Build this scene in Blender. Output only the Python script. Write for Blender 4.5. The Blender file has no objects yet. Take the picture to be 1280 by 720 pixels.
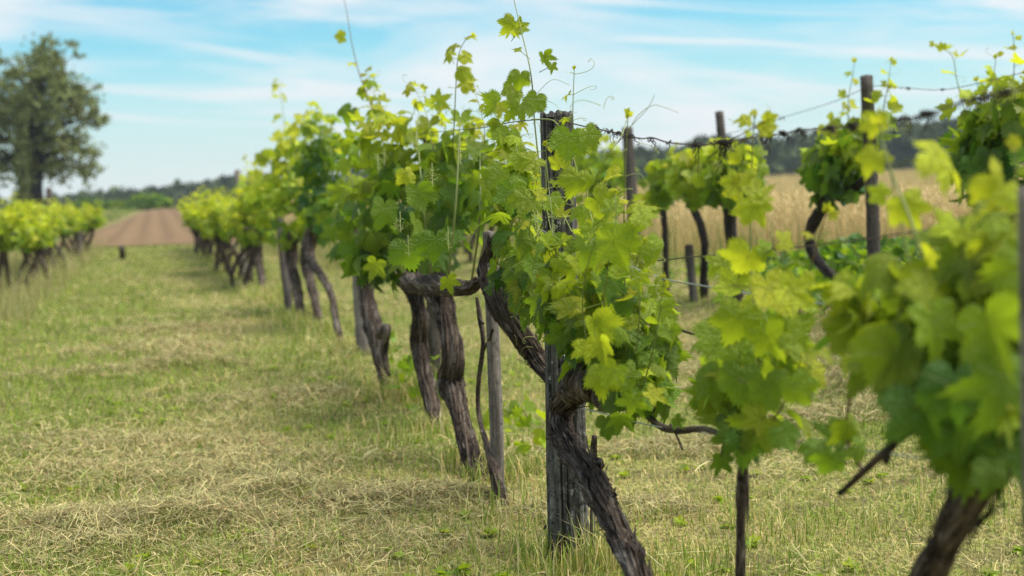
import bpy, math, random
import numpy as np

R = math.radians
rng = np.random.default_rng(11)
scene = bpy.context.scene
COL = scene.collection

# ------------------------------------------------------------------ camera
FPX = 1280 * 50.0 / 36.0            # focal length in pixels of the 1280 px photograph
CAM_H = 1.245
PITCH, ROLL = 3.8, 2.0
cam_d = bpy.data.cameras.new('camera')
cam_d.lens, cam_d.sensor_width = 50.0, 36.0
cam_d.clip_start, cam_d.clip_end = 0.05, 5000
cam_d.dof.use_dof = True
cam_d.dof.focus_distance = 4.72
cam_d.dof.aperture_fstop = 2.4
cam = bpy.data.objects.new('camera', cam_d)
COL.objects.link(cam)
cam.location = (0, 0, CAM_H)
from mathutils import Matrix, Vector
cam.rotation_euler = (Matrix.Rotation(R(90 - PITCH), 3, 'X') @ Matrix.Rotation(R(-ROLL), 3, 'Z')).to_euler()
scene.camera = cam
CM = np.array(Matrix.Rotation(R(90 - PITCH), 3, 'X') @ Matrix.Rotation(R(-ROLL), 3, 'Z'))

# ------------------------------------------------------------------ sky, sun, exposure
SUN_EL, SUN_AZ = 64.0, 95.0         # azimuth clockwise from +Y
w = bpy.data.worlds.new('World')
scene.world = w
w.use_nodes = True
nt = w.node_tree
nt.nodes.clear()
def N(nt, t, **kw):
    n = nt.nodes.new(t)
    for k, v in kw.items():
        setattr(n, k, v)
    return n
def L(nt, a, b):
    nt.links.new(a, b)
out = N(nt, 'ShaderNodeOutputWorld')
bg = N(nt, 'ShaderNodeBackground')
bg.inputs['Strength'].default_value = 0.075
sky = N(nt, 'ShaderNodeTexSky', sky_type='NISHITA', sun_disc=False)
sky.sun_elevation, sky.sun_rotation = R(SUN_EL), R(SUN_AZ)
sky.air_density, sky.dust_density, sky.ozone_density = 1.0, 0.6, 1.0
tc = N(nt, 'ShaderNodeTexCoord')
sep = N(nt, 'ShaderNodeSeparateXYZ')
L(nt, tc.outputs['Generated'], sep.inputs[0])
tint = N(nt, 'ShaderNodeMix', data_type='RGBA', blend_type='MULTIPLY')
tint.inputs['Factor'].default_value = 1.0
L(nt, sky.outputs[0], tint.inputs['A'])
tint.inputs['B'].default_value = (0.50, 0.95, 1.0, 1)
def cloud_noise(scale, slope, detail, dist, seed):
    sh = N(nt, 'ShaderNodeMath', operation='MULTIPLY_ADD')
    L(nt, sep.outputs['X'], sh.inputs[0]); sh.inputs[1].default_value = slope
    L(nt, sep.outputs['Z'], sh.inputs[2])
    cb = N(nt, 'ShaderNodeCombineXYZ')
    L(nt, sep.outputs['X'], cb.inputs['X']); L(nt, sep.outputs['Y'], cb.inputs['Y']); L(nt, sh.outputs[0], cb.inputs['Z'])
    mp = N(nt, 'ShaderNodeMapping')
    mp.inputs['Scale'].default_value = scale
    mp.inputs['Location'].default_value = (seed, seed * 1.7, seed * .3)
    L(nt, cb.outputs[0], mp.inputs['Vector'])
    no = N(nt, 'ShaderNodeTexNoise')
    no.inputs['Scale'].default_value = 1.0
    no.inputs['Detail'].default_value = detail
    no.inputs['Roughness'].default_value = 0.55
    no.inputs['Distortion'].default_value = dist
    L(nt, mp.outputs[0], no.inputs['Vector'])
    return no.outputs['Fac']
def ramp(nt, src, stops):
    r = N(nt, 'ShaderNodeValToRGB')
    el = r.color_ramp.elements
    while len(el) < len(stops):
        el.new(0.5)
    for e, (p, c) in zip(el, stops):
        e.position = p
        e.color = (c, c, c, 1) if not isinstance(c, tuple) else (*c, 1)
    L(nt, src, r.inputs['Fac'])
    return r.outputs['Color']
c1 = ramp(nt, cloud_noise((4.5, 4.5, 48), 0.10, 6, 0.9, 3.1), [(0.40, 0.0), (0.66, 0.85)])     # long streaks
c2 = ramp(nt, cloud_noise((3.2, 3.2, 13), 0.02, 4, 0.4, 8.4), [(0.46, 0.0), (0.66, 1.0)])      # broad veils
c3 = ramp(nt, sep.outputs['Z'], [(0.0, 0.9), (0.04, 0.55), (0.11, 0.0), (1.0, 0.0)])           # thin white veil low in the sky
mx = N(nt, 'ShaderNodeMath', operation='MAXIMUM')
L(nt, c1, mx.inputs[0]); L(nt, c2, mx.inputs[1])
mx2 = N(nt, 'ShaderNodeMath', operation='MAXIMUM')
L(nt, mx.outputs[0], mx2.inputs[0]); L(nt, c3, mx2.inputs[1])
cm = N(nt, 'ShaderNodeMix', data_type='RGBA')
L(nt, mx2.outputs[0], cm.inputs['Factor'])
L(nt, tint.outputs['Result'], cm.inputs['A'])
cm.inputs['B'].default_value = (5.9, 6.05, 6.2, 1)
L(nt, cm.outputs['Result'], bg.inputs['Color'])
L(nt, bg.outputs[0], out.inputs[0])

sd = bpy.data.lights.new('sun', 'SUN')
sd.energy, sd.angle, sd.color = 3.0, R(45), (1.0, 0.95, 0.86)
sun = bpy.data.objects.new('sun', sd)
COL.objects.link(sun)
sdir = Vector((math.sin(R(SUN_AZ)) * math.cos(R(SUN_EL)), math.cos(R(SUN_AZ)) * math.cos(R(SUN_EL)), math.sin(R(SUN_EL))))
sun.rotation_euler = sdir.to_track_quat('Z', 'Y').to_euler()

vs = scene.view_settings
vs.view_transform, vs.look, vs.gamma, vs.use_curve_mapping = 'Standard', 'None', 1.0, False
vs.exposure = 1.06
scene.cycles.use_denoising = True
scene.cycles.denoising_prefilter = 'NONE'
scene.cycles.max_bounces = 8
scene.cycles.transparent_max_bounces = 8

# ------------------------------------------------------------------ placing: photograph measurements -> metres
K = 0.248                            # the rows run this many metres to the left per metre of depth
NRM = math.sqrt(1 + K * K)
RN = np.array([1.0, K]) / NRM        # horizontal normal of the rows (positive = right)
RD = np.array([-K, 1.0]) / NRM       # direction of the rows, away from the camera
ROW_PT = np.array([0.16, 4.75])
ROW2_S = 3.45
ROW3_S = -3.55
def ray(px, py):
    return CM @ np.array([(px - 640) / FPX, (360 - py) / FPX, -1.0])
def PD(px, py, d):
    r = ray(px, py)
    return r * (d / r[1]) + np.array([0, 0, CAM_H])
def PS(px, py, s=0.0):               # point on the vertical plane parallel to row 1, s metres to its right
    r = ray(px, py)
    t = (s + RN @ ROW_PT) / (RN @ r[:2])
    return r * t + np.array([0, 0, CAM_H])
def srow(x, y):
    return (x - ROW_PT[0]) * RN[0] + (y - ROW_PT[1]) * RN[1]
def sst(a, b, x):
    t = np.clip((x - a) / (b - a), 0, 1)
    return t * t * (3 - 2 * t)

def vn(p, seed=0):                   # value noise, p (...,3)
    p = np.asarray(p, float)
    i = np.floor(p).astype(np.int64)
    f = p - i
    u = f * f * (3 - 2 * f)
    def h(dx, dy, dz):
        n = (i[..., 0] + dx) * 374761393 + (i[..., 1] + dy) * 668265263 + (i[..., 2] + dz) * 2147483647 + seed * 1274126177
        n = (n ^ (n >> 13)) * 1274126177
        n = n & 0x7fffffff
        n = (n ^ (n >> 16)) & 0xffff
        return n / 65535.0
    x, y, z = u[..., 0], u[..., 1], u[..., 2]
    a = h(0, 0, 0) * (1 - x) + h(1, 0, 0) * x
    b = h(0, 1, 0) * (1 - x) + h(1, 1, 0) * x
    c = h(0, 0, 1) * (1 - x) + h(1, 0, 1) * x
    d = h(0, 1, 1) * (1 - x) + h(1, 1, 1) * x
    return (a * (1 - y) + b * y) * (1 - z) + (c * (1 - y) + d * y) * z
def vn2(x, y, s, seed=0):
    return vn(np.stack([np.asarray(x) * s, np.asarray(y) * s, np.zeros_like(np.asarray(x, float)) + .37], -1), seed)
def fbm2(x, y, s, seed=0, o=3):
    v, a, t = 0, 1.0, 0
    for k in range(o):
        v = v + a * vn2(x, y, s * 2 ** k, seed + k)
        t += a
        a *= .55
    return v / t

def terrain(x, y):
    x = np.asarray(x, float); y = np.asarray(y, float)
    s = srow(x, y)
    z = 0.30 * sst(1.2, 4.2, s) * sst(2, 7, y)
    z = z + 0.95 * sst(5, 60, s) * sst(10, 70, y)
    z = z + 0.66 * sst(42, 125, y) * (1 - sst(-5, 20, x))
    z = z + 0.75 * sst(42, 125, y) * sst(-5, 20, x) * 0.35
    z = z + 0.55 * np.exp(-(((x + 42) / 10) ** 2 + ((y - 118) / 22) ** 2))
    z = z - 7.0 * sst(135, 260, y)
    z = z + 0.05 * (fbm2(x, y, 0.5, 5) - .5) * (1 - sst(30, 60, y)) + 0.02 * (vn2(x, y, 3.1, 9) - .5) * (1 - sst(12, 25, y))
    return z
def tz(x, y):
    return float(terrain(np.array([x]), np.array([y]))[0])
def ground_pt(px, py):
    r = ray(px, py)
    z = 0.0
    for _ in range(12):
        t = (z - CAM_H) / r[2]
        z = 0.5 * z + 0.5 * tz(r[0] * t, r[1] * t)
    return np.array([r[0] * t, r[1] * t, tz(r[0] * t, r[1] * t)])

# ------------------------------------------------------------------ materials
def newmat(name):
    m = bpy.data.materials.new(name)
    m.use_nodes = True
    t = m.node_tree
    t.nodes.clear()
    o = N(t, 'ShaderNodeOutputMaterial')
    return m, t, o
def attr(t, name):
    return N(t, 'ShaderNodeAttribute', attribute_name=name)
def noise(t, vec, scale, detail=4, rough=.55, mscale=None):
    if mscale is not None:
        mp = N(t, 'ShaderNodeMapping')
        mp.inputs['Scale'].default_value = mscale
        L(t, vec, mp.inputs['Vector'])
        vec = mp.outputs[0]
    n = N(t, 'ShaderNodeTexNoise')
    n.inputs['Scale'].default_value = scale
    n.inputs['Detail'].default_value = detail
    n.inputs['Roughness'].default_value = rough
    L(t, vec, n.inputs['Vector'])
    return n.outputs['Fac']
def mixc(t, fac, a, b, blend='MIX'):
    m = N(t, 'ShaderNodeMix', data_type='RGBA', blend_type=blend)
    for key, v in (('Factor', fac), ('A', a), ('B', b)):
        s = m.inputs[key]
        if hasattr(v, 'is_output'):
            L(t, v, s)
        elif key == 'Factor':
            s.default_value = v
        else:
            s.default_value = (*v, 1)
    return m.outputs['Result']
def math1(t, op, a, b=None, c=None):
    m = N(t, 'ShaderNodeMath', operation=op)
    for i, v in enumerate((a, b, c)):
        if v is None:
            continue
        if hasattr(v, 'is_output'):
            L(t, v, m.inputs[i])
        else:
            m.inputs[i].default_value = v
    return m.outputs[0]
def bump(t, h, strength, dist):
    b = N(t, 'ShaderNodeBump')
    b.inputs['Strength'].default_value = strength
    b.inputs['Distance'].default_value = dist
    L(t, h, b.inputs['Height'])
    return b.outputs[0]
def principled(t, o, col, rough=.8, spec=.3, normal=None, metal=0.0):
    p = N(t, 'ShaderNodeBsdfPrincipled')
    if hasattr(col, 'is_output'):
        L(t, col, p.inputs['Base Color'])
    else:
        p.inputs['Base Color'].default_value = (*col, 1)
    if hasattr(rough, 'is_output'):
        L(t, rough, p.inputs['Roughness'])
    else:
        p.inputs['Roughness'].default_value = rough
    p.inputs['Specular IOR Level'].default_value = spec
    p.inputs['Metallic'].default_value = metal
    if normal is not None:
        L(t, normal, p.inputs['Normal'])
    if o is not None:
        L(t, p.outputs[0], o.inputs['Surface'])
    return p.outputs[0]

def leaf_material(name, cols, trans_cols, veins=True, tfac=.47, rough=.44, spec=.32):
    """vertex attribute lf = (age, random, local x, local y) of the leaf"""
    m, t, o = newmat(name)
    a = attr(t, 'lf')
    sp = N(t, 'ShaderNodeSeparateColor')
    L(t, a.outputs['Color'], sp.inputs[0])
    age, rnd, lx, ly = sp.outputs[0], sp.outputs[1], sp.outputs[2], a.outputs['Alpha']
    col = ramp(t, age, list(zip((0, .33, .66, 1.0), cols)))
    tcol = ramp(t, age, list(zip((0, .33, .66, 1.0), trans_cols)))
    hs = N(t, 'ShaderNodeHueSaturation')
    L(t, col, hs.inputs['Color'])
    L(t, math1(t, 'MULTIPLY_ADD', rnd, .05, .475), hs.inputs['Hue'])
    L(t, math1(t, 'MULTIPLY_ADD', rnd, .70, .62), hs.inputs['Value'])
    col = hs.outputs[0]
    geo = N(t, 'ShaderNodeNewGeometry')
    tco = N(t, 'ShaderNodeTexCoord')
    mott = noise(t, tco.outputs['Object'], 28, 3)
    col = mixc(t, math1(t, 'MULTIPLY_ADD', mott, .5, -.05), col, (.08, .13, .02), 'OVERLAY') if False else mixc(t, math1(t, 'MULTIPLY', mott, .2), col, (.15, .20, .02))
    if veins:
        bl = noise(t, tco.outputs['Object'], 170, 2, .6)
        hs2 = N(t, 'ShaderNodeHueSaturation')
        L(t, col, hs2.inputs['Color'])
        L(t, math1(t, 'MULTIPLY_ADD', bl, 1.5, .25), hs2.inputs['Value'])
        col = hs2.outputs[0]
    fl = noise(t, tco.outputs['Object'], 75, 2, .5)
    col = mixc(t, math1(t, 'MULTIPLY', ramp(t, fl, [(.70, 0.), (.76, .8)]), math1(t, 'SUBTRACT', 1.0, age)), col, (.17, .11, .03))
    normal = None
    if veins:
        x = math1(t, 'MULTIPLY_ADD', lx, 3.0, -1.5)
        y = math1(t, 'MULTIPLY_ADD', ly, 3.0, -1.5)
        ang = math1(t, 'ABSOLUTE', math1(t, 'ARCTAN2', x, y))
        rad = math1(t, 'SQRT', math1(t, 'ADD', math1(t, 'MULTIPLY', x, x), math1(t, 'MULTIPLY', y, y)))
        d = None
        for la in (0.0, .93, 1.82):
            e = math1(t, 'ABSOLUTE', math1(t, 'SUBTRACT', ang, la))
            d = e if d is None else math1(t, 'MINIMUM', d, e)
        dist = math1(t, 'MULTIPLY', math1(t, 'SINE', math1(t, 'MINIMUM', d, 1.5)), rad)
        vein = N(t, 'ShaderNodeMapRange', interpolation_type='SMOOTHSTEP')
        L(t, dist, vein.inputs['Value'])
        vein.inputs['From Min'].default_value = 0.010
        vein.inputs['From Max'].default_value = 0.035
        vein.inputs['To Min'].default_value = 1.0
        vein.inputs['To Max'].default_value = 0.0
        # side veins branching off each main vein
        along = math1(t, 'SUBTRACT', rad, math1(t, 'MULTIPLY', dist, .75))
        sv = math1(t, 'PINGPONG', math1(t, 'MULTIPLY', along, 7.0), .5)
        svl = N(t, 'ShaderNodeMapRange', interpolation_type='SMOOTHSTEP')
        L(t, sv, svl.inputs['Value'])
        svl.inputs['From Min'].default_value = 0.0
        svl.inputs['From Max'].default_value = 0.12
        svl.inputs['To Min'].default_value = .55
        svl.inputs['To Max'].default_value = 0.0
        v = math1(t, 'MAXIMUM', vein.outputs[0], svl.outputs[0])
        col = mixc(t, math1(t, 'MULTIPLY', v, .42), col, (.34, .42, .10))
        hgt = math1(t, 'SUBTRACT', math1(t, 'MULTIPLY', noise(t, tco.outputs['Object'], 75, 3), 1.6), v)
        normal = bump(t, hgt, .85, .010)
    col = mixc(t, math1(t, 'MULTIPLY', geo.outputs['Backfacing'], .35), col, (.20, .27, .07))
    p = principled(t, None, col, math1(t, 'MULTIPLY_ADD', age, .18, rough - .06), spec, normal)
    tr = N(t, 'ShaderNodeBsdfTranslucent')
    L(t, tcol, tr.inputs['Color'])
    ms = N(t, 'ShaderNodeMixShader')
    ms.inputs[0].default_value = tfac
    L(t, p, ms.inputs[1]); L(t, tr.outputs[0], ms.inputs[2])
    L(t, ms.outputs[0], o.inputs['Surface'])
    return m
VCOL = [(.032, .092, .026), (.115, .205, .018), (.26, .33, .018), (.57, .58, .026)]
VTR = [(.11, .27, .012), (.32, .48, .014), (.54, .66, .02), (.80, .82, .03)]
M_LEAF = leaf_material('vine_leaf', VCOL, VTR)
M_LEAF_FAR = leaf_material('vine_leaf_far', VCOL, VTR, veins=False)
TCOL = [(.12, .14, .055), (.17, .19, .07), (.22, .235, .085), (.28, .28, .10)]
TTR = [(.12, .16, .04), (.18, .23, .05), (.24, .29, .07), (.28, .31, .08)]
M_TREE_LEAF = leaf_material('oak_leaf', TCOL, TTR, veins=False, tfac=.25, rough=.6, spec=.25)

WCOL = [(.022, .036, .018), (.032, .048, .022), (.045, .062, .026), (.06, .076, .03)]
M_WOOD_LEAF = leaf_material('woodland_leaf', WCOL, WCOL, veins=False, tfac=.15, rough=.7, spec=.15)
def bark_material(name, dark, mid, light, along=6.0, fine=90., bs=.9, bd=.006, lichen=0.0):
    """vertex attribute tc = position unrolled along the stem (metres)"""
    m, t, o = newmat(name)
    a = attr(t, 'tc')
    v = a.outputs['Vector']
    n1 = noise(t, v, 1.0, 5, .62, (fine, fine, along))
    n2 = noise(t, v, 1.0, 4, .6, (fine * .35, fine * .35, along * .6))
    n3 = noise(t, v, 1.0, 3, .5, (9, 9, 7))
    c = mixc(t, ramp(t, n1, [(.40, 0.), (.58, 1.)]), dark, mid)
    c = mixc(t, ramp(t, n2, [(.52, 0.), (.72, .8)]), c, light)
    c = mixc(t, ramp(t, n3, [(.45, 0.), (.75, .55)]), c, dark)
    if lichen:
        n4 = noise(t, v, 1.0, 5, .7, (55, 55, 38))
        c = mixc(t, ramp(t, n4, [(.60, 0.), (.66, lichen)]), c, (.44, .44, .40))
    n5 = noise(t, v, 1.0, 6, .7, (fine * .5, fine * .5, 34))
    c = mixc(t, ramp(t, n5, [(.38, .85), (.47, 0.)]), c, dark)
    c = mixc(t, ramp(t, n5, [(.60, 0.), (.72, .7)]), c, light)
    h = math1(t, 'ADD', math1(t, 'ADD', n1, math1(t, 'MULTIPLY', n2, .8)), math1(t, 'MULTIPLY', n5, .9))
    principled(t, o, c, .88, .2, bump(t, h, bs, bd))
    return m
M_BARK = bark_material('vine_bark', (.016, .011, .008), (.120, .085, .062), (.38, .32, .265), bs=1.0, bd=.012)
M_BARK_DARK = bark_material('vine_bark_dark', (.014, .010, .009), (.050, .038, .031), (.115, .095, .08), bs=1., bd=.01)
M_FLAKE = bark_material('bark_flake', (.05, .037, .03), (.15, .115, .095), (.30, .26, .23), 4., 60.)
M_POST = bark_material('weathered_post', (.016, .014, .013), (.125, .114, .103), (.40, .38, .35), 3.0, 75., 1.0, .008, .8)
M_STAKE = bark_material('grey_stake', (.09, .074, .062), (.25, .215, .185), (.40, .36, .32), 3.0, 90., .6, .003)
M_STAKE_DARK = bark_material('dark_stake', (.04, .032, .028), (.115, .095, .08), (.20, .175, .155), 3.0, 80., .6, .003)
M_OAKBARK = bark_material('oak_bark', (.02, .018, .015), (.05, .044, .036), (.09, .08, .07), 2.0, 8., .5, .05)
def flat(name, col, rough=.7, spec=.3, metal=0.0, var=.3, scale=30):
    m, t, o = newmat(name)
    tco = N(t, 'ShaderNodeTexCoord')
    n = noise(t, tco.outputs['Object'], scale, 4)
    c = mixc(t, n, tuple(x * (1 - var) for x in col), tuple(min(1, x * (1 + var)) for x in col))
    principled(t, o, c, rough, spec, bump(t, n, .2, .002), metal)
    return m
M_CANE = flat('green_cane', (.19, .22, .055), .5, .35)
M_CANE_RED = flat('ripening_cane', (.15, .10, .045), .55, .3)
M_TENDRIL = flat('tendril', (.30, .34, .08), .5, .3)
M_DRY = flat('dried_tendril', (.040, .032, .028), .85, .2, 0, .6)
M_WIRE = flat('galvanised_wire', (.46, .47, .47), .42, .5, .85, .35, 80)
M_WIRE_RUST = flat('rusted_wire', (.10, .075, .060), .7, .3, .3, .5, 60)
M_FLOWER = flat('grape_flower', (.50, .52, .22), .7, .2)

def blade_material(name, tfac=.25):
    m, t, o = newmat(name)
    a = attr(t, 'col')
    p = principled(t, None, a.outputs['Color'], .6, .25)
    tr = N(t, 'ShaderNodeBsdfTranslucent')
    L(t, a.outputs['Color'], tr.inputs['Color'])
    ms = N(t, 'ShaderNodeMixShader')
    ms.inputs[0].default_value = tfac
    L(t, p, ms.inputs[1]); L(t, tr.outputs[0], ms.inputs[2])
    L(t, ms.outputs[0], o.inputs['Surface'])
    return m
M_BLADE = blade_material('grass_blade')
M_STRAW = blade_material('straw', .12)

# ------------------------------------------------------------------ mesh buffer
class MB:
    def __init__(self):
        self.v, self.f3, self.f4, self.n = [], [], [], 0
        self.at = {}
    def add(self, v, tris=None, quads=None, **attrs):
        v = np.asarray(v, float).reshape(-1, 3)
        if tris is not None and len(tris):
            self.f3.append(np.asarray(tris, np.int64).reshape(-1, 3) + self.n)
        if quads is not None and len(quads):
            self.f4.append(np.asarray(quads, np.int64).reshape(-1, 4) + self.n)
        for k, a in attrs.items():
            self.at.setdefault(k, []).append((self.n, np.asarray(a, float)))
        self.v.append(v)
        self.n += len(v)
    def build(self, name, mat, parent=None, origin=None, smooth=True, quad_mat=None):
        v = np.concatenate(self.v) if self.v else np.zeros((0, 3))
        if origin is None and parent is not None:
            origin = ORIG.get(parent.name)
        if origin is not None:
            v = v - np.asarray(origin)
        f3 = np.concatenate(self.f3) if self.f3 else np.zeros((0, 3), np.int64)
        f4 = np.concatenate(self.f4) if self.f4 else np.zeros((0, 4), np.int64)
        me = bpy.data.meshes.new(name)
        me.vertices.add(len(v))
        me.vertices.foreach_set('co', v.astype(np.float32).ravel())
        nl = len(f3) * 3 + len(f4) * 4
        me.loops.add(nl)
        me.loops.foreach_set('vertex_index', np.concatenate([f3.ravel(), f4.ravel()]).astype(np.int32))
        me.polygons.add(len(f3) + len(f4))
        me.polygons.foreach_set('loop_start', np.concatenate([np.arange(len(f3)) * 3, len(f3) * 3 + np.arange(len(f4)) * 4]).astype(np.int32))
        me.polygons.foreach_set('use_smooth', np.full(len(f3) + len(f4), smooth))
        for k, lst in self.at.items():
            dim = lst[0][1].shape[-1]
            arr = np.zeros((len(v), dim), np.float32)
            for st, a in lst:
                arr[st:st + len(a)] = a
            if dim == 4:
                me.attributes.new(k, 'FLOAT_COLOR', 'POINT').data.foreach_set('color', arr.ravel())
            else:
                me.attributes.new(k, 'FLOAT_VECTOR', 'POINT').data.foreach_set('vector', arr.ravel())
        me.update(calc_edges=True)
        me.validate()
        me.materials.append(mat)
        if quad_mat is not None:
            me.materials.append(quad_mat)
            me.polygons.foreach_set('material_index', np.concatenate([np.zeros(len(f3)), np.ones(len(f4))]).astype(np.int32))
        o = bpy.data.objects.new(name, me)
        COL.objects.link(o)
        if parent is not None:
            o.parent = parent
        elif origin is not None:
            o.location = origin
        return o
class Multi:
    """every tube added becomes a part of its own"""
    def __init__(self):
        self.list, self.n = [], 0
    def add(self, *a, **k):
        m = MB()
        m.add(*a, **k)
        self.list.append(m)
        self.n += m.n
    def build(self, name, mat, parent):
        for m in self.list:
            m.build(name, mat, parent)
ORIG = {}
def thing(name, label, cat, loc, group=None):
    o = bpy.data.objects.new(name, None)
    o.empty_display_size = .1
    COL.objects.link(o)
    o.location = loc
    ORIG[o.name] = np.asarray(loc, float)
    o['label'], o['category'] = label, cat
    if group:
        o['group'] = group
    return o
def tag(o, label=None, cat=None, group=None, kind=None):
    for k, v in (('label', label), ('category', cat), ('group', group), ('kind', kind)):
        if v:
            o[k] = v
    return o
def nrm(v):
    v = np.asarray(v, float)
    return v / np.maximum(np.linalg.norm(v, axis=-1, keepdims=True), 1e-9)

def smooth_path(pts, n, radii=None):
    """Catmull-Rom through pts (and radii), n samples per span"""
    P = np.asarray(pts, float)
    A = P if radii is None else np.concatenate([P, np.asarray(radii, float)[:, None]], 1)
    E = np.concatenate([[2 * A[0] - A[1]], A, [2 * A[-1] - A[-2]]])
    o = []
    for i in range(len(A) - 1):
        p0, p1, p2, p3 = E[i:i + 4]
        for t in np.linspace(0, 1, n, endpoint=False):
            o.append(.5 * (2 * p1 + (p2 - p0) * t + (2 * p0 - 5 * p1 + 4 * p2 - p3) * t * t + (3 * p1 - p0 - 3 * p2 + p3) * t ** 3))
    o.append(A[-1])
    o = np.array(o)
    return o if radii is None else (o[:, :3], np.maximum(o[:, 3], 1e-4))
def frames(P):
    T = nrm(np.gradient(P, axis=0))
    ref = np.array([0.31, -0.95, 0.05]) if abs(T[0][2]) > .5 else np.array([0, 0, 1.0])
    u = nrm(np.cross(T[0], ref))
    U = [u]
    for i in range(1, len(P)):
        u = U[-1] - T[i] * np.dot(U[-1], T[i])
        U.append(nrm(u))
    U = np.array(U)
    return T, U, np.cross(T, U)
def tube(mb, pts, radii, sides=8, per=6, rough=0.0, seed=0, twist=0.0, cap=True, ridge=0.0, path=None):
    if len(pts) > 2 or per > 1:
        P, r = smooth_path(pts, per, radii)
    else:
        P, r = np.asarray(pts, float), np.asarray(radii, float)
    T, U, V = frames(P)
    s = np.concatenate([[0], np.cumsum(np.linalg.norm(np.diff(P, axis=0), axis=1))])
    a = np.linspace(0, 2 * np.pi, sides, endpoint=False)
    aa = a[None, :] + twist * s[:, None]
    rr = np.repeat(r[:, None], sides, 1)
    if rough or ridge:
        mr = float(np.mean(r))
        q = np.stack([np.cos(a)[None] * 1.5 + 0 * s[:, None] + seed * 7.3, np.sin(a)[None] * 1.5 + 0 * s[:, None], (s / mr * .55)[:, None] + 0 * a[None]], -1)
        rr = rr * (1 + rough * (vn(q, seed) - .5) * 2)
        q2 = np.stack([np.cos(a)[None] * 4.5 + 0 * s[:, None] + seed * 3.1, np.sin(a)[None] * 4.5 + 0 * s[:, None], (s / mr * .22)[:, None] + 0 * a[None]], -1)
        rr = rr * (1 + ridge * (np.abs(vn(q2, seed + 5) - .5) * 4 - 1))
        if sides > 30:
            for fq, fl, am in ((9.0, .16, .55), (17.0, .30, .32)):
                q3 = np.stack([np.cos(a)[None] * fq + .5 * np.sin(s / mr * .2)[:, None] + seed * 2.1, np.sin(a)[None] * fq + 0 * s[:, None], (s / mr * fl)[:, None] + 0 * a[None]], -1)
                rr = rr * (1 + ridge * am * (1 - 2.4 * np.clip(1 - np.abs(vn(q3, seed + 8) - .5) * 5, 0, 1)))
    ring = P[:, None] + rr[..., None] * (np.cos(aa)[..., None] * U[:, None] + np.sin(aa)[..., None] * V[:, None])
    n = len(P)
    idx = np.arange(n * sides).reshape(n, sides)
    q = np.stack([idx[:-1], np.roll(idx[:-1], -1, 1), np.roll(idx[1:], -1, 1), idx[1:]], -1).reshape(-1, 4)
    tcv = np.stack([np.cos(a)[None] * r[:, None] + seed * .37, np.sin(a)[None] * r[:, None], s[:, None] + 0 * a[None]], -1).reshape(-1, 3)
    v = ring.reshape(-1, 3)
    tr = []
    if cap:
        v = np.concatenate([v, [P[0] - T[0] * r[0] * .2, P[-1] + T[-1] * r[-1] * .25]])
        tcv = np.concatenate([tcv, [[seed * .37, 0, 0], [seed * .37, 0, s[-1]]]])
        for j in range(sides):
            tr.append((n * sides, idx[0, (j + 1) % sides], idx[0, j]))
            tr.append((n * sides + 1, idx[-1, j], idx[-1, (j + 1) % sides]))
    mb.add(v, tr, q, tc=tcv)
    return P, r, (T, U, V)

# ------------------------------------------------------------------ leaves
def leaf_r(th):
    """radius of a lobed vine leaf by angle from its tip (0..pi)"""
    k = np.array([0, .22, .46, .55, .74, .95, 1.15, 1.38, 1.48, 1.66, 1.88, 2.15, 2.5, 2.85, 3.14])
    v = np.array([1.0, .84, .70, .66, .80, .90, .80, .66, .62, .66, .72, .66, .55, .42, .10])
    return np.interp(np.abs(th), k, v)
def leaf_template(npts, ring, teeth):
    th = np.linspace(-np.pi, np.pi, npts, endpoint=False) + np.pi / npts * 0
    r = leaf_r(th)
    if teeth:
        j = np.arange(npts)
        r = r * (1 + teeth * np.where(j % 2 == 0, 1, -1) * (1 + .5 * np.sin(j * 2.7) + .3 * np.sin(j * 1.3 + 1)) * (np.abs(th) < 2.75))
    o = np.stack([np.sin(th) * r, np.cos(th) * r], -1)
    n = npts
    if ring:
        m = np.stack([np.sin(th) * leaf_r(th), np.cos(th) * leaf_r(th)], -1) * .55
        v = np.concatenate([[[0, 0]], m, o])
        t = [(0, 1 + (j + 1) % n, 1 + j) for j in range(n)]
        for j in range(n):
            k = (j + 1) % n
            t += [(1 + j, 1 + k, 1 + n + k), (1 + j, 1 + n + k, 1 + n + j)]
    else:
        v = np.concatenate([[[0, 0]], o])
        t = [(0, 1 + (j + 1) % n, 1 + j) for j in range(n)]
    return v, np.array(t)
LEAF = [leaf_template(76, True, .095), leaf_template(34, False, .10), leaf_template(14, False, 0.0)]
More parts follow.
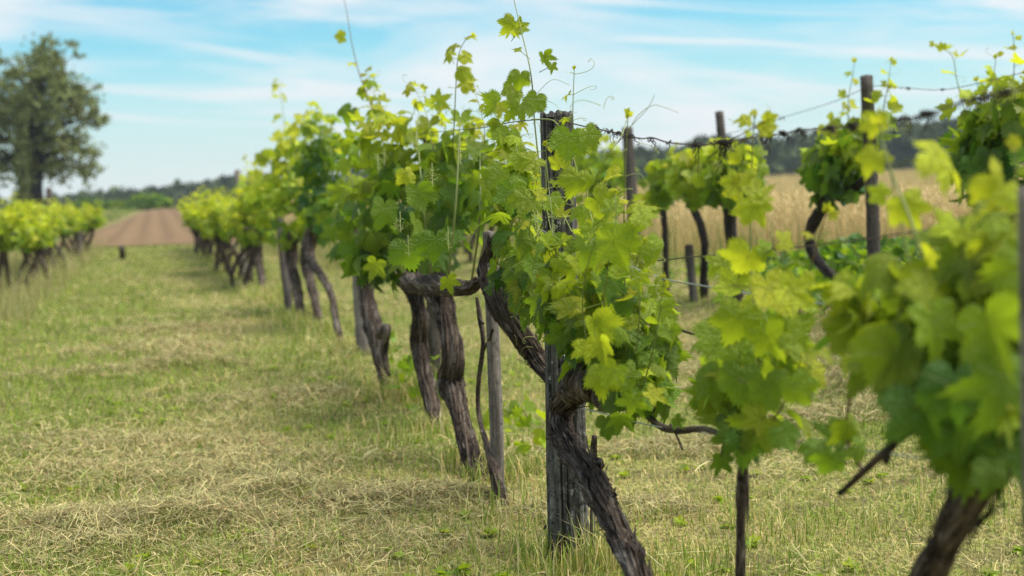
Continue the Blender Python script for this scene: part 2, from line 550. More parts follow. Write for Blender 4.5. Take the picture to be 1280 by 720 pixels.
def add_leaves(mb, p, tip, nor, size, age, rnd, lod=0, curl=None, fold=None):
    """p: where the petiole joins; size: length in metres from there to the tip"""
    p = np.atleast_2d(p)
    n = len(p)
    if n == 0:
        return
    t = nrm(tip)
    no = nor - t * np.sum(nor * t, 1, keepdims=True)
    no = nrm(no)
    b = np.cross(t, no)
    T2, tri = LEAF[lod]
    x, y = T2[:, 0], T2[:, 1]
    wid = rng.uniform(.88, 1.12, n)[:, None]
    asym = rng.normal(0, .07, n)[:, None]
    th0 = np.arctan2(x, y)
    env = np.interp(np.abs(th0), [0, .95, 1.88, 2.6, 3.14], [1.0, .92, .76, .56, .3])
    qq = np.clip(leaf_r(th0) / env, .3, 1.05) - .93
    lob = rng.uniform(-.75, 1.25, n)[:, None]
    x = x[None] * (1 + lob * qq[None])
    y = y[None] * (1 + lob * qq[None])
    x0, y0 = T2[:, 0], T2[:, 1]
    X = x * wid * (1 + asym * np.sign(x)) + .12 * asym * y
    Y = y + 0 * X
    r2 = X * X + Y * Y
    cu = (rng.normal(-.28, .42, n) if curl is None else curl)[:, None]
    fo = (rng.normal(.22, .28, n) if fold is None else fold)[:, None]
    ph = rng.uniform(0, 6.28, n)[:, None]
    th = np.arctan2(X, Y)
    Z = cu * r2 + fo * np.abs(X) + .10 * np.sin(3 * th + ph) * r2 + .07 * np.sin(7 * th + 2 * ph) * r2 + .15 * np.cos(th * 2 + ph) * r2
    s = np.asarray(size)[:, None, None]
    V = p[:, None] + s * (X[..., None] * b[:, None] + Y[..., None] * t[:, None] + Z[..., None] * no[:, None])
    nv = len(x0)
    F = (tri[None] + (np.arange(n) * nv)[:, None, None]).reshape(-1, 3)
    lf = np.zeros((n, nv, 4))
    lf[..., 0] = np.clip(age, 0, 1)[:, None]
    lf[..., 1] = rnd[:, None]
    lf[..., 2] = x0[None] / 3 + .5
    lf[..., 3] = y0[None] / 3 + .5
    mb.add(V.reshape(-1, 3), F, None, lf=lf.reshape(-1, 4))
def thin(mb, A, B, r, sag=None):
    """many thin three-sided stems from A to B (n,3)"""
    A = np.atleast_2d(A); B = np.atleast_2d(B)
    n = len(A)
    t = nrm(B - A)
    u = nrm(np.cross(t, np.array([.3, .5, .8])))
    v = np.cross(t, u)
    mid = (A + B) / 2 if sag is None else (A + B) / 2 + sag
    rings = []
    for c in (A, mid, B):
        for k in range(3):
            a = 2.094 * k
            rings.append(c + np.reshape(r, (-1, 1)) * (math.cos(a) * u + math.sin(a) * v))
    V = np.stack(rings, 1)
    q = []
    for j in range(2):
        for k in range(3):
            q.append((j * 3 + k, j * 3 + (k + 1) % 3, j * 3 + 3 + (k + 1) % 3, j * 3 + 3 + k))
    F = (np.array(q)[None] + (np.arange(n) * 9)[:, None, None]).reshape(-1, 4)
    mb.add(V.reshape(-1, 3), None, F)
VIEW = np.array([0, -1.0, 0.1])
def blob_leaves(lm, sm, c, rad, n, size, age=.4, lod=0, age_up=.45, inner=.45, face=.0, down=.75):
    c = np.asarray(c); rad = np.asarray(rad)
    d = nrm(rng.normal(size=(n, 3)))
    f = rng.uniform(inner ** 2, 1.12, n) ** .5
    lump = .70 + .60 * vn(d * 2.6 + c * 3.1, 3)
    p = c + d * rad * (f * lump)[:, None]
    o = nrm(d / rad)
    up = np.array([0, 0, 1.0])
    nor = nrm(.55 * o + .55 * up + face * VIEW + rng.normal(0, .42, (n, 3)))
    tip = -down * up + .55 * o + rng.normal(0, .5, (n, 3))
    sz = size * rng.uniform(.62, 1.12, n)
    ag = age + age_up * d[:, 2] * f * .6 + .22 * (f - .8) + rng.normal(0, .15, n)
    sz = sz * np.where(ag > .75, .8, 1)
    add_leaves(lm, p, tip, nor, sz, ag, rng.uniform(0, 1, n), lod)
    if sm is not None:
        L0 = nrm(-o * .6 - up * .5 + rng.normal(0, .3, (n, 3)))
        thin(sm, p, p + L0 * (sz * .8)[:, None], np.full(n, .0013 if lod == 0 else .002))
def tendril(mb, p, d, length, r=.0011, curls=1.2, seed=None):
    d = nrm(d)
    u = nrm(np.cross(d, rng.normal(size=3)))
    pts = [p]
    n = 12
    cur = np.array(p, float)
    for i in range(n):
        f = i / n
        ang = curls * 6.28 * f ** 2.2
        dd = d * math.cos(ang) + u * math.sin(ang) + np.array([0, 0, .15])
        cur = cur + nrm(dd) * length / n * (1.15 - .65 * f)
        pts.append(cur.copy())
    tube(mb, pts[::2] + [pts[-1]], np.linspace(r, r * .5, len(pts[::2]) + 1), 4, 3, cap=False)
def shoot(lm, sm, tm, pts, r0, leaf, lod=0, spacing=.075, age0=.45, age1=1.0, start=.15, tip=True, r1=None, side=None, prob=1.0, face=.55):
    """a growing cane through pts; leaves alternate along it, smaller and younger to the tip"""
    n = len(pts)
    r1 = r0 * .35 if r1 is None else r1
    P, r, (T, U, V) = tube(sm, pts, np.linspace(r0, r1, n), 6, 8, cap=True)
    s = np.concatenate([[0], np.cumsum(np.linalg.norm(np.diff(P, axis=0), axis=1))])
    Ln = s[-1]
    pos = Ln * start
    k = 0
    lp, lt, ln, ls, la, A, B, sg = [], [], [], [], [], [], [], []
    ax = side if side is not None else nrm(np.array([1, .3 * rng.normal(), 0]))
    while pos < Ln:
        i = int(np.searchsorted(s, pos))
        i = min(i, len(P) - 1)
        f = pos / Ln
        sgn = 1 if k % 2 == 0 else -1
        k += 1
        sp = spacing * rng.uniform(.8, 1.25) * (1 - .45 * f)
        pos += sp
        if rng.uniform() > prob:
            continue
        d = nrm(sgn * ax + .45 * T[i] + rng.normal(0, .3, 3) + .25 * VIEW * rng.uniform(-1, 1))
        size = leaf * (1.0 - .72 * f ** 1.6) * rng.uniform(.8, 1.15)
        pl = size * rng.uniform(.55, .95)
        e = P[i] + d * pl
        A.append(P[i]); B.append(e); sg.append(np.array([0, 0, pl * .12]))
        lp.append(e)
        lt.append(nrm(d * .6 + np.array([0, 0, -.55 + .5 * f]) + rng.normal(0, .3, 3)))
        ln.append(nrm(np.array([0, 0, .7]) + face * VIEW + .3 * d + rng.normal(0, .35, 3)))
        ls.append(size)
        la.append(age0 + (age1 - age0) * f + rng.normal(0, .1))
        if tm is not None and rng.uniform() < .35 and f > .25:
            tendril(tm, P[i], -d + .4 * T[i], rng.uniform(.08, .2), .0010, rng.uniform(.6, 1.8))
    if tip:
        e = P[-1]
        for q in range(3):
            d = nrm(T[-1] * .6 + rng.normal(0, .6, 3))
            lp.append(e); lt.append(d); ln.append(nrm(rng.normal(0, 1, 3) + VIEW)); ls.append(leaf * rng.uniform(.14, .26)); la.append(age1)
    if lp:
        m = len(lp)
        add_leaves(lm, np.array(lp), np.array(lt), np.array(ln), np.array(ls), np.array(la), rng.uniform(0, 1, m), lod)
    if A:
        thin(sm, np.array(A), np.array(B), np.full(len(A), max(.0011, r1 * .8)), np.array(sg))

# ================================================================== SETTING
def axis_samples(lo, hi, fine, k):
    a = [0.0]
    while a[-1] < hi:
        a.append(a[-1] + fine + abs(a[-1]) * k)
    b = [0.0]
    while b[-1] > lo:
        b.append(b[-1] - fine - abs(b[-1]) * k)
    return np.array(sorted(set(a + b)))
xs = axis_samples(-640, 640, .10, .05)
ys = axis_samples(-60, 760, .12, .035)
GX, GY = np.meshgrid(xs, ys)
GZ = terrain(GX, GY)
mb = MB()
idx = np.arange(GX.size).reshape(GX.shape)
q = np.stack([idx[:-1, :-1], idx[:-1, 1:], idx[1:, 1:], idx[1:, :-1]], -1).reshape(-1, 4)
mb.add(np.stack([GX, GY, GZ], -1).reshape(-1, 3), None, q)
m, t, o = newmat('meadow_ground')
tco = N(t, 'ShaderNodeTexCoord')
ob = tco.outputs['Object']
n1 = noise(t, ob, .55, 5, .6)
n2 = noise(t, ob, 9, 5, .65)
n3 = noise(t, ob, 60, 4, .6, (1, .5, 1))
c = mixc(t, ramp(t, n1, [(.38, 0.), (.62, 1.)]), (.20, .235, .04), (.34, .285, .105))
c = mixc(t, ramp(t, n2, [(.42, 0.), (.70, .75)]), c, (.36, .31, .135))
c = mixc(t, ramp(t, n3, [(.40, .8), (.58, 0.)]), c, (.055, .048, .022))
n4 = noise(t, ob, 3.2, 4, .6)
c = mixc(t, ramp(t, n4, [(.50, 0.), (.68, .8)]), c, (.10, .075, .042))
principled(t, o, c, .95, .1, bump(t, n3, .8, .02))
tag(mb.build('ground', m), kind='structure')

# ploughed field beyond the end of the rows
def in_poly(x, y, poly):
    c = np.zeros(np.shape(x), bool)
    for i in range(len(poly)):
        (x1, y1), (x2, y2) = poly[i], poly[i - 1]
        k = ((y1 > y) != (y2 > y)) & (x < (x2 - x1) * (y - y1) / (y2 - y1 + 1e-12) + x1)
        c ^= k
    return c
PLOUGH = [(-14.6, 44.5), (-32.5, 128), (-6, 128), (-3.5, 44.5)]
mb = MB()
nu, nv = 280, 160
u, v = np.meshgrid(np.linspace(0, 1, nu), np.linspace(0, 1, nv))
(xa, ya), (xb, yb), (xc, yc), (xd, yd) = PLOUGH
X = (xa * (1 - v) + xb * v) * (1 - u) + (xd * (1 - v) + xc * v) * u
Y = (ya * (1 - v) + yb * v)
Zf = terrain(X, Y) + .03 + .16 * np.minimum(1, np.minimum(np.minimum(u, 1 - u) * 20, np.minimum(v, 1 - v) * 30)) + .05 * (np.sin(srow(X, Y) * 2 * np.pi / .9) + 1.6 * (fbm2(X, Y, .5, 33) - .5)) * np.minimum(1, np.minimum(np.minimum(u, 1 - u) * 20, np.minimum(v, 1 - v) * 30))
idx = np.arange(X.size).reshape(X.shape)
q = np.stack([idx[:-1, :-1], idx[:-1, 1:], idx[1:, 1:], idx[1:, :-1]], -1).reshape(-1, 4)
mb.add(np.stack([X, Y, Zf], -1).reshape(-1, 3), None, q)
m, t, o = newmat('ploughed_soil')
tco = N(t, 'ShaderNodeTexCoord')
ob = tco.outputs['Object']
mp = N(t, 'ShaderNodeMapping')
mp.inputs['Rotation'].default_value = (0, 0, -math.atan(K))
L(t, ob, mp.inputs['Vector'])
n1 = noise(t, mp.outputs[0], 1.0, 5, .65, (.55, .04, 1))
n2 = noise(t, ob, 1.2, 5, .65)
c = mixc(t, ramp(t, n1, [(.50, 0.), (.80, .08)]), (.20, .130, .068), (.175, .145, .06))
c = mixc(t, ramp(t, n2, [(.40, .55), (.60, 0.)]), c, (.145, .090, .055))
principled(t, o, c, .95, .1, bump(t, n2, .6, .1))
tag(mb.build('ploughed_field', m), kind='structure')

# ------------------------------------------------------------------ grass blades
def blades(mb, x, y, h, wd, col, lean=.6, z0=None, bend=None):
    n = len(x)
    z = terrain(x, y) if z0 is None else z0
    a = rng.uniform(0, 6.283, n)
    d = np.stack([np.cos(a), np.sin(a), np.zeros(n)], -1)
    pa = a + rng.uniform(-1.2, 1.2, n) + 1.57
    pw = np.stack([np.cos(pa), np.sin(pa), np.zeros(n)], -1) * wd[:, None] * .5
    ln = np.abs(rng.normal(0, lean, n)) * h
    b = np.stack([x, y, z - .004], -1)
    up = np.array([0, 0, 1.0])
    mid = b + up * (h * .58)[:, None] + d * (ln * .33)[:, None]
    top = b + up * (h * np.clip(1 - .25 * ln / np.maximum(h, 1e-6), .25, 1))[:, None] + d * ln[:, None]
    V = np.stack([b - pw, b + pw, mid - pw * .8, mid + pw * .8, top], 1)
    k = (np.arange(n) * 5)[:, None, None]
    q = np.array([[0, 1, 3, 2]])[None] + k
    tr = np.array([[2, 3, 4]])[None] + k
    cc = np.repeat(np.concatenate([col, np.ones((n, 1))], 1)[:, None], 5, 1)
    mb.add(V.reshape(-1, 3), tr.reshape(-1, 3), q.reshape(-1, 4), col=cc.reshape(-1, 4))
def pick(n, cols, jit=.18):
    cols = np.array(cols)
    c = cols[rng.integers(0, len(cols), n)]
    return np.clip(c * rng.uniform(1 - jit, 1 + jit, (n, 1)) * rng.uniform(.94, 1.06, (n, 3)), 0, 1)
GREEN = [(.20, .285, .032), (.27, .36, .045), (.34, .40, .06), (.165, .245, .032)]
STRAW = [(.68, .56, .22), (.76, .64, .29), (.58, .48, .17), (.70, .52, .22), (.62, .54, .26)]
HAYC = [(.38, .33, .14), (.48, .40, .17), (.30, .27, .12), (.56, .46, .21), (.34, .235, .11), (.27, .28, .09), (.20, .18, .08)]
def screen_scatter(n, d0, d1, half=.48):
    d = np.exp(rng.uniform(math.log(d0), math.log(d1), n))
    x = d * rng.uniform(-half, half, n)
    return x, d
def outside_plough(x, y):
    return ~in_poly(x, y, PLOUGH)
def greenness(x, y):
    s = srow(x, y)
    g = fbm2(x, y, .55, 21, 4)
    g = g + .10 * sst(.8, 1.6, -s) + .28 * sst(1.6, 3.4, -s) * sst(.1, .6, fbm2(x, y, .25, 44)) - .16 * np.exp(-((s + .9) / .7) ** 2)
    g = g + .20 * sst(24, 36, y) * (s < 0)
    g = g - .13 * sst(-.7, .6, s) * (1 - sst(10, 16, y)) + .07 * (fbm2(x, y, 2.3, 52) - .5)
    return g
mb = MB()
x, y = screen_scatter(330000, 3.3, 48)
ok = outside_plough(x, y)
x, y = x[ok], y[ok]
g = greenness(x, y)
isg = rng.uniform(0, 1, len(x)) < sst(.26, .55, g) * .80 + .18
col = np.where(isg[:, None], pick(len(x), GREEN), pick(len(x), STRAW))
sc = np.maximum(1, y / 5) ** .75
hgt = np.where(isg, rng.gamma(3, .0105, len(x)), rng.gamma(3, .007, len(x))) * (1 + .5 * fbm2(x, y, 1.3, 3)) * np.minimum(sc, 2.2) ** .5
s_ = srow(x, y)
blades(mb, x, y, np.clip(hgt, .010, .12) * np.where(s_ > -.7, .75, 1), .0034 * sc * rng.uniform(.5, 1.4, len(x)), col, .95)
# longer tufts at the foot of posts and trunks, and along the row line where the mower does not reach
def tuft(cx, cy, r, n, h, gfrac=.6):
    a = rng.uniform(0, 6.283, n); rr = r * np.sqrt(rng.uniform(0, 1, n))
    xx, yy = cx + rr * np.cos(a), cy + rr * np.sin(a)
    ig = rng.uniform(0, 1, n) < gfrac
    blades(mb, xx, yy, rng.uniform(.3, 1, n) * h, np.full(n, .0042) * (cy / 5) ** .5, np.where(ig[:, None], pick(n, GREEN), pick(n, STRAW)), .5)
hp = ground_pt(712, 700)
tuft(hp[0], hp[1], .22, 420, .15)
tuft(hp[0] + .12, hp[1] - .12, .12, 160, .24, .5)
tuft(hp[0] + .35, hp[1] - .2, .25, 260, .13)
for (px, py, r, n, h) in [(622, 598, .15, 260, .13), (590, 574, .14, 200, .11), (545, 537, .14, 220, .12), (520, 500, .22, 420, .30), (487, 498, .2, 260, .12), (455, 440, .3, 300, .14),
                          (428, 430, .3, 260, .14), (405, 413, .3, 260, .15), (375, 395, .35, 260, .16), (348, 372, .35, 260, .26), (330, 365, .4, 260, .16), (655, 590, .12, 120, .12), (850, 640, .3, 240, .1), (1010, 660, .3, 240, .1), (1240, 640, .3, 300, .12), (640, 520, .3, 260, .1), (395, 520, .25, 200, .1)]:
    p = ground_pt(px, py)
    tuft(p[0], p[1], r, n, h)
n = 9000
al_ = rng.uniform(-3, 32, n) ; ss_ = rng.normal(0, .16, n)
xx = ROW_PT[0] + RN[0] * ss_ + RD[0] * al_; yy = ROW_PT[1] + RN[1] * ss_ + RD[1] * al_
ok = rng.uniform(0, 1, n) < sst(.40, .62, fbm2(xx, yy, 1.6, 91))
xx, yy = xx[ok], yy[ok]
ig = rng.uniform(0, 1, len(xx)) < .6
blades(mb, xx, yy, rng.uniform(.05, .17, len(xx)), .0042 * (yy / 5).clip(.6) ** .6, np.where(ig[:, None], pick(len(xx), GREEN), pick(len(xx), STRAW)), .5)
# unmown grass between the first and second rows, further away
x, y = screen_scatter(60000, 19, 75)
s = srow(x, y)
ok = (s > 1.2) & (s < 9) & (y > 22 + 4 * fbm2(x, y, .3, 8))
x, y = x[ok], y[ok]
blades(mb, x, y, rng.uniform(.25, .7, len(x)), .012 * (y / 25) ** .8, pick(len(x), [(.36, .33, .12), (.30, .30, .09), (.42, .36, .16), (.22, .26, .06)]), .35)
x, y = screen_scatter(46000, 14, 50, .55)
s = srow(x, y)
ok = (s < -2.5 - .5 * fbm2(x, y, .7, 15)) & (s > -5.5) & (x > -.5 * y)
x, y = x[ok], y[ok]
blades(mb, x, y, rng.uniform(.12, .52, len(x)) * sst(2.3, 3.0, -s[ok]), .01 * (y / 25) ** .8, pick(len(x), [(.40, .36, .15), (.30, .28, .09), (.44, .38, .18)]), .5)
x, y = screen_scatter(70000, 38, 140, .55)
ok = (x < np.interp(y, [44, 128], [-14.8, -33])) & (y > 46)
x, y = x[ok], y[ok]
blades(mb, x, y, rng.uniform(.15, .5, len(x)), .02 * (y / 40) ** .9, pick(len(x), [(.17, .25, .04), (.21, .28, .05), (.28, .31, .08), (.14, .21, .04)]), .35)
tag(mb.build('grass', M_BLADE, smooth=False), kind='stuff')

# ------------------------------------------------------------------ mown hay lying on the sward
def strands(mb, x, y, z, ln, wd, col, tilt=.18, heading=None):
    n = len(x)
    a = rng.uniform(0, 6.283, n) if heading is None else heading
    d = np.stack([np.cos(a), np.sin(a), rng.normal(0, tilt, n)], -1)
    d = nrm(d)
    sdv = np.stack([-np.sin(a), np.cos(a), np.zeros(n)], -1)
    b = np.stack([x, y, z], -1)
    kink = sdv * (rng.normal(0, .14, n) * ln)[:, None] + np.array([0, 0, 1.0]) * (rng.normal(0.02, .06, n) * ln)[:, None]
    A = b - d * (ln * .5)[:, None]; B = b + d * (ln * .5)[:, None]; C = b + kink
    ww = sdv * (wd * .5)[:, None] + np.array([0, 0, 1.0]) * (wd * rng.uniform(-.3, .3, n))[:, None]
    V = np.stack([A - ww, A + ww, C - ww, C + ww, B - ww * .6, B + ww * .6], 1)
    k = (np.arange(n) * 6)[:, None, None]
    q = np.array([[0, 1, 3, 2], [2, 3, 5, 4]])[None] + k
    cc = np.repeat(np.concatenate([col, np.ones((n, 1))], 1)[:, None], 6, 1)
    mb.add(V.reshape(-1, 3), None, q.reshape(-1, 4), col=cc.reshape(-1, 4))
mb = MB()
x, y = screen_scatter(120000, 3.3, 40)
dens = fbm2(x, y, .9, 61, 4)
s = srow(x, y)
pr = sst(.48, .66, dens) * .95 + .03 + .35 * np.exp(-((s + 2.4) / .8) ** 2) * sst(.35, .6, fbm2(x, y, 1.4, 17))
ok = (rng.uniform(0, 1, len(x)) < pr * .72) & outside_plough(x, y)
x, y, dens = x[ok], y[ok], dens[ok]
sc = np.maximum(1, y / 5) ** .75
col = np.where((rng.uniform(0, 1, len(x)) < .72)[:, None], pick(len(x), HAYC), pick(len(x), STRAW) * .85)
strands(mb, x, y, terrain(x, y) + rng.uniform(.006, .035, len(x)) + .035 * sst(.5, .8, dens), rng.gamma(3, .020, len(x)).clip(.02, .15) * np.minimum(sc, 2), .0028 * sc * rng.uniform(.5, 1.4, len(x)), col, .35)
MOUNDS = [(190, 658, .42, .13, 5200), (100, 690, .3, .06, 2200), (505, 625, .30, .07, 2200), (345, 622, .35, .07, 2400), (235, 460, .38, .16, 1600), (180, 440, .6, .10, 1500), (200, 415, .6, .10, 1300),
          (110, 470, .5, .07, 1300), (60, 560, .6, .07, 2200), (330, 500, .5, .06, 1500), (220, 590, .7, .07, 2800), (960, 480, .5, .07, 2400), (880, 560, .4, .07, 2600), (1060, 520, .4, .07, 2600), (760, 640, .3, .05, 1800), (1120, 470, .5, .09, 2400), (470, 640, .5, .05, 2200),
          (300, 600, .4, .05, 1800), (210, 560, .5, .06, 1800), (130, 600, .5, .06, 1800), (1000, 440, .6, .08, 2000), (60, 655, .35, .05, 1700), (400, 690, .4, .05, 2000)]
for (px, py, r, h, n) in MOUNDS:
    n = int(n * .68)
    p = ground_pt(px, py)
    a = rng.uniform(0, 6.283, n); rr = r * np.sqrt(rng.uniform(0, 1, n))
    xx, yy = p[0] + 1.35 * rr * np.cos(a), p[1] + .75 * rr * np.sin(a)
    lump = .45 + 1.0 * vn2(xx, yy, 5.0, 31)
    zz = terrain(xx, yy) + .008 + h * np.clip(1 - (rr / r) ** 2, 0, 1) * lump * rng.uniform(.45, 1.0, n)
    strands(mb, xx, yy, zz, rng.gamma(3, .024, n).clip(.025, .18) * max(1, p[1] / 7) ** .5, np.full(n, .0026) * max(1, p[1] / 5) ** .75, pick(n, HAYC, .3), .45)
# a few single long stalks lying across the sward
n = 40
x, y = screen_scatter(n, 4.2, 12, .42)
strands(mb, x, y, terrain(x, y) + rng.uniform(.02, .06, n), rng.uniform(.14, .32, n), np.full(n, .0028), pick(n, [(.55, .49, .28), (.48, .44, .22)]), .12)
tag(mb.build('mown_hay', M_STRAW, smooth=False), kind='stuff')

# ------------------------------------------------------------------ ripening cereal field behind the second row
mb = MB()
x, y = screen_scatter(150000, 10, 170, .55)
s = srow(x, y)
edge = 5.2 + .5 * fbm2(x, y, .4, 71)
ok = (s > edge) & (y > 11) & (y < 165)
ok |= (s > 2.4) & (y > 46) & (y < 165) & (x > -14)
x, y = x[ok], y[ok]
h = rng.uniform(.52, .85, len(x)) * (.9 + .2 * vn2(x, y, .3, 77))
wd = .007 * np.maximum(1, y / 12) ** .85
tone = .72 + .34 * fbm2(x, y, .09, 83)
col = tone[:, None] * pick(len(x), [(.80, .58, .27), (.84, .62, .31), (.72, .52, .22), (.76, .57, .27), (.66, .50, .20)], .15)
blades(mb, x, y, h, wd * .7, col, .12)
nr = y < 30
x, y, h, wd, col = x[nr], y[nr], h[nr], wd[nr], col[nr]
strands(mb, x + rng.normal(0, .02, len(x)), y, terrain(x, y) + h * .96, np.full(len(x), .075), wd * .9, col * .95, 1.2)
x, y = screen_scatter(26000, 9, 60, .55)
s = srow(x, y)
ok = (s > 4.6) & (s < 6.0) & (y > 9)
x, y = x[ok], y[ok]
blades(mb, x, y, rng.uniform(.3, .75, len(x)), .008 * np.maximum(1, y / 12) ** .8, pick(len(x), [(.16, .22, .04), (.24, .27, .06), (.36, .32, .12), (.12, .18, .03)]), .3)
tag(mb.build('cereal_crop', M_STRAW, smooth=False), kind='stuff')

# ------------------------------------------------------------------ weeds under the second row and low broad-leaved weeds in the sward
mb = MB()
x, y = screen_scatter(420, 3.6, 16, .45)
ok = fbm2(x, y, .8, 66) > .46
x, y = x[ok], y[ok]
for cx, cy in zip(x, y):
    n = int(rng.integers(4, 9))
    a_ = rng.uniform(0, 6.28) + np.arange(n) * 6.28 / n
    d_ = np.stack([np.cos(a_), np.sin(a_), np.full(n, .35)], -1)
    z_ = tz(cx, cy)
    p_ = np.array([cx, cy, z_ + .012]) + d_ * .008
    add_leaves(mb, p_, d_, np.stack([-.5 * np.cos(a_), -.5 * np.sin(a_), np.ones(n)], -1), rng.uniform(.012, .034, n), rng.uniform(.4, .75, n), rng.uniform(0, 1, n), 2)
for (cx_, cy_) in ((522, 500), (508, 480), (535, 512), (655, 590)):
    q_ = ground_pt(cx_, cy_)
    n = 26
    p_ = q_ + np.stack([rng.normal(0, .09, n), rng.normal(0, .09, n), rng.uniform(.02, .30, n)], -1)
    add_leaves(mb, p_, rng.normal(0, .6, (n, 3)) + np.array([0, 0, .3]), rng.normal(0, .6, (n, 3)) + np.array([0, -.4, .6]), rng.uniform(.03, .06, n), rng.uniform(.3, .7, n), rng.uniform(0, 1, n), 2)
for (px, py, d, n, h) in [(1090, 345, 11.5, 900, .55), (1140, 350, 11, 700, .5), (1190, 340, 10.5, 700, .5), (1035, 350, 13, 500, .4), (1230, 330, 10, 600, .5), (985, 352, 14, 300, .3), (940, 345, 15, 260, .25)]:
    p = PD(px, py, d)
    n = int(n * .8)
    xx = p[0] + rng.normal(0, .35, n); yy = p[1] + rng.normal(0, .45, n)
    hh = h * np.exp(-((xx - p[0]) ** 2 + (yy - p[1]) ** 2) / .5)
    zz = terrain(xx, yy) + hh * rng.uniform(.1, 1, n)
    nn = nrm(rng.normal(0, .6, (n, 3)) + np.array([0, -.3, .8]))
    add_leaves(mb, np.stack([xx, yy, zz], -1), rng.normal(0, 1, (n, 3)) - np.array([0, 0, .2]), nn, rng.uniform(.04, .09, n), rng.uniform(.0, .55, n), rng.uniform(0, 1, n), 2)
tag(mb.build('weeds', M_LEAF_FAR, smooth=False), kind='stuff')

# ------------------------------------------------------------------ far woodland
def crown_mass(mb, c, rad, nleaf, size, age, dens_seed):
    d = nrm(rng.normal(size=(nleaf, 3)))
    d[:, 2] = np.abs(d[:, 2]) * 1.15 - .15
    d = nrm(d)
    lump = .72 + .55 * vn(d * 2.2 + dens_seed, 1)
    p = c + d * rad * (lump * rng.uniform(.86, 1.06, nleaf))[:, None]
    nor = nrm(d + rng.normal(0, .5, (nleaf, 3)))
    tip = nrm(rng.normal(size=(nleaf, 3)))
    add_leaves(mb, p, tip, nor, size * rng.uniform(.6, 1.3, nleaf), np.clip(age + rng.normal(0, .25, nleaf), 0, 1), rng.uniform(0, 1, nleaf), 2)
mb = MB()
wood = MB()
def woodland(pts, top_px, dist, n, hw):
    for _ in range(n):
        f = rng.uniform(0, 1)
        px = pts[0] + (pts[1] - pts[0]) * f
        py = np.interp(px, *top_px) + rng.uniform(-1, 10)
        d = dist * rng.uniform(.9, 1.25)
        p = PD(px, py, d)
        r = hw * rng.uniform(.7, 1.25)
        g0 = tz(p[0], p[1])
        hh = max(p[2] - g0, 4)
        c = np.array([p[0], p[1], p[2] - r * 1.1])
        crown_mass(mb, c, np.array([r * 1.15, r * 1.1, r * 1.15]), 300, r * .30, rng.uniform(.1, .8), rng.uniform(0, 50))
        c2 = np.array([p[0] + rng.normal(0, r * .4), p[1], g0 + (hh - r) * .4])
        crown_mass(mb, c2, np.array([r * 1.2, r * 1.1, max(2, (hh - r) * .6)]), 160, r * .34, rng.uniform(.0, .5), rng.uniform(0, 50))
        tube(wood, [(p[0], p[1], g0 - .3), (p[0] + .2, p[1], g0 + hh * .7)], [r * .07, r * .04], 5, 2)
woodland((-220, 560), ([-220, 60, 110, 160, 215, 285, 400, 560], [252, 250, 247, 242, 234, 228, 222, 215]), 290, 150, 4.2)
woodland((560, 1560), ([560, 720, 820, 900, 1000, 1100, 1180, 1240, 1560], [212, 206, 192, 186, 178, 168, 156, 148, 120]), 240, 190, 4.6)
f = tag(mb.build('woodland', M_WOOD_LEAF, smooth=False), kind='stuff')
wood.build('trunks', M_OAKBARK, f)

# shrubs on the hump left of the ploughed field
for i, (px, py, d, r, lab) in enumerate([(184, 259, 132, 1.25, 'rounded green bush at the upper left corner of the ploughed field'), (146, 264, 134, .8, 'low green bush on the meadow hump, left of the rounded bush'), (112, 268, 120, .9, 'darker green bush at the foot of the far hill, nearest the big tree')]):
    p = PD(px, py, d)
    g0 = tz(p[0], p[1])
    b = thing('bush', lab, 'bush', (p[0], p[1], g0), 'bushes on the meadow hump')
    mb = MB()
    crown_mass(mb, np.array([p[0], p[1], g0 + r * .3]), np.array([r * 1.7, r, r * .8]), 420, r * .22, [.22, .42, .05][i], i * 9.)
    mb.build('foliage', M_LEAF_FAR, b)
    mb = MB()
    for k in range(4):
        a = k * 1.6
        tube(mb, [(p[0], p[1], g0 - .05), (p[0] + .4 * r * math.cos(a), p[1] + .4 * r * math.sin(a), g0 + r * .5)], [.06, .03], 5, 2)
    mb.build('stem', M_OAKBARK, b)

# ------------------------------------------------------------------ the big tree on the left
TD = 78.0
base = PD(44, 262, TD)
base[2] = tz(base[0], base[1])
tree = thing('broadleaf_tree', 'big dark green broadleaf tree with an airy rounded crown behind the left vine row', 'tree', base)
def TP(px, py, dy=0.0):
    return PD(px, py, TD + dy)
mb = MB()
tk = [base - np.array([0, 0, .3]), TP(43, 240), TP(45, 200, .2), TP(48, 165, -.2), TP(51, 130, .1), TP(53, 100, 0), TP(52, 84, 0)]
tube(mb, tk, [.62, .48, .42, .34, .22, .11, .05], 12, 6, .08, 3)
limbs = []
def limb(a, b, r0, r1, sag=0.0):
    a, b = np.asarray(a), np.asarray(b)
    m1 = a + (b - a) * .4 + np.array([rng.normal(0, .25), rng.normal(0, .25), .35 + sag])
    m2 = a + (b - a) * .72 + np.array([rng.normal(0, .3), rng.normal(0, .3), .3 + sag])
    P, r, _ = tube(mb, [a, m1, m2, b], np.linspace(r0, r1, 4), 6, 5, .1, 5)
    return P
tips = []
spec = [(45, 200, 128, 195), (46, 185, 138, 150), (47, 170, 120, 120), (49, 150, 100, 82), (51, 120, 80, 70), (52, 105, 60, 52), (50, 130, 25, 62), (48, 160, -5, 90), (46, 180, -30, 130), (45, 195, -45, 165), (45, 205, -30, 205),
        (46, 190, 90, 175), (46, 210, 110, 228), (47, 175, 75, 140), (50, 140, 30, 110), (47, 185, 10, 150), (46, 205, 20, 200), (46, 200, 80, 212), (44, 215, -10, 222), (49, 145, 112, 100), (52, 110, 45, 75)]
crown = MB()
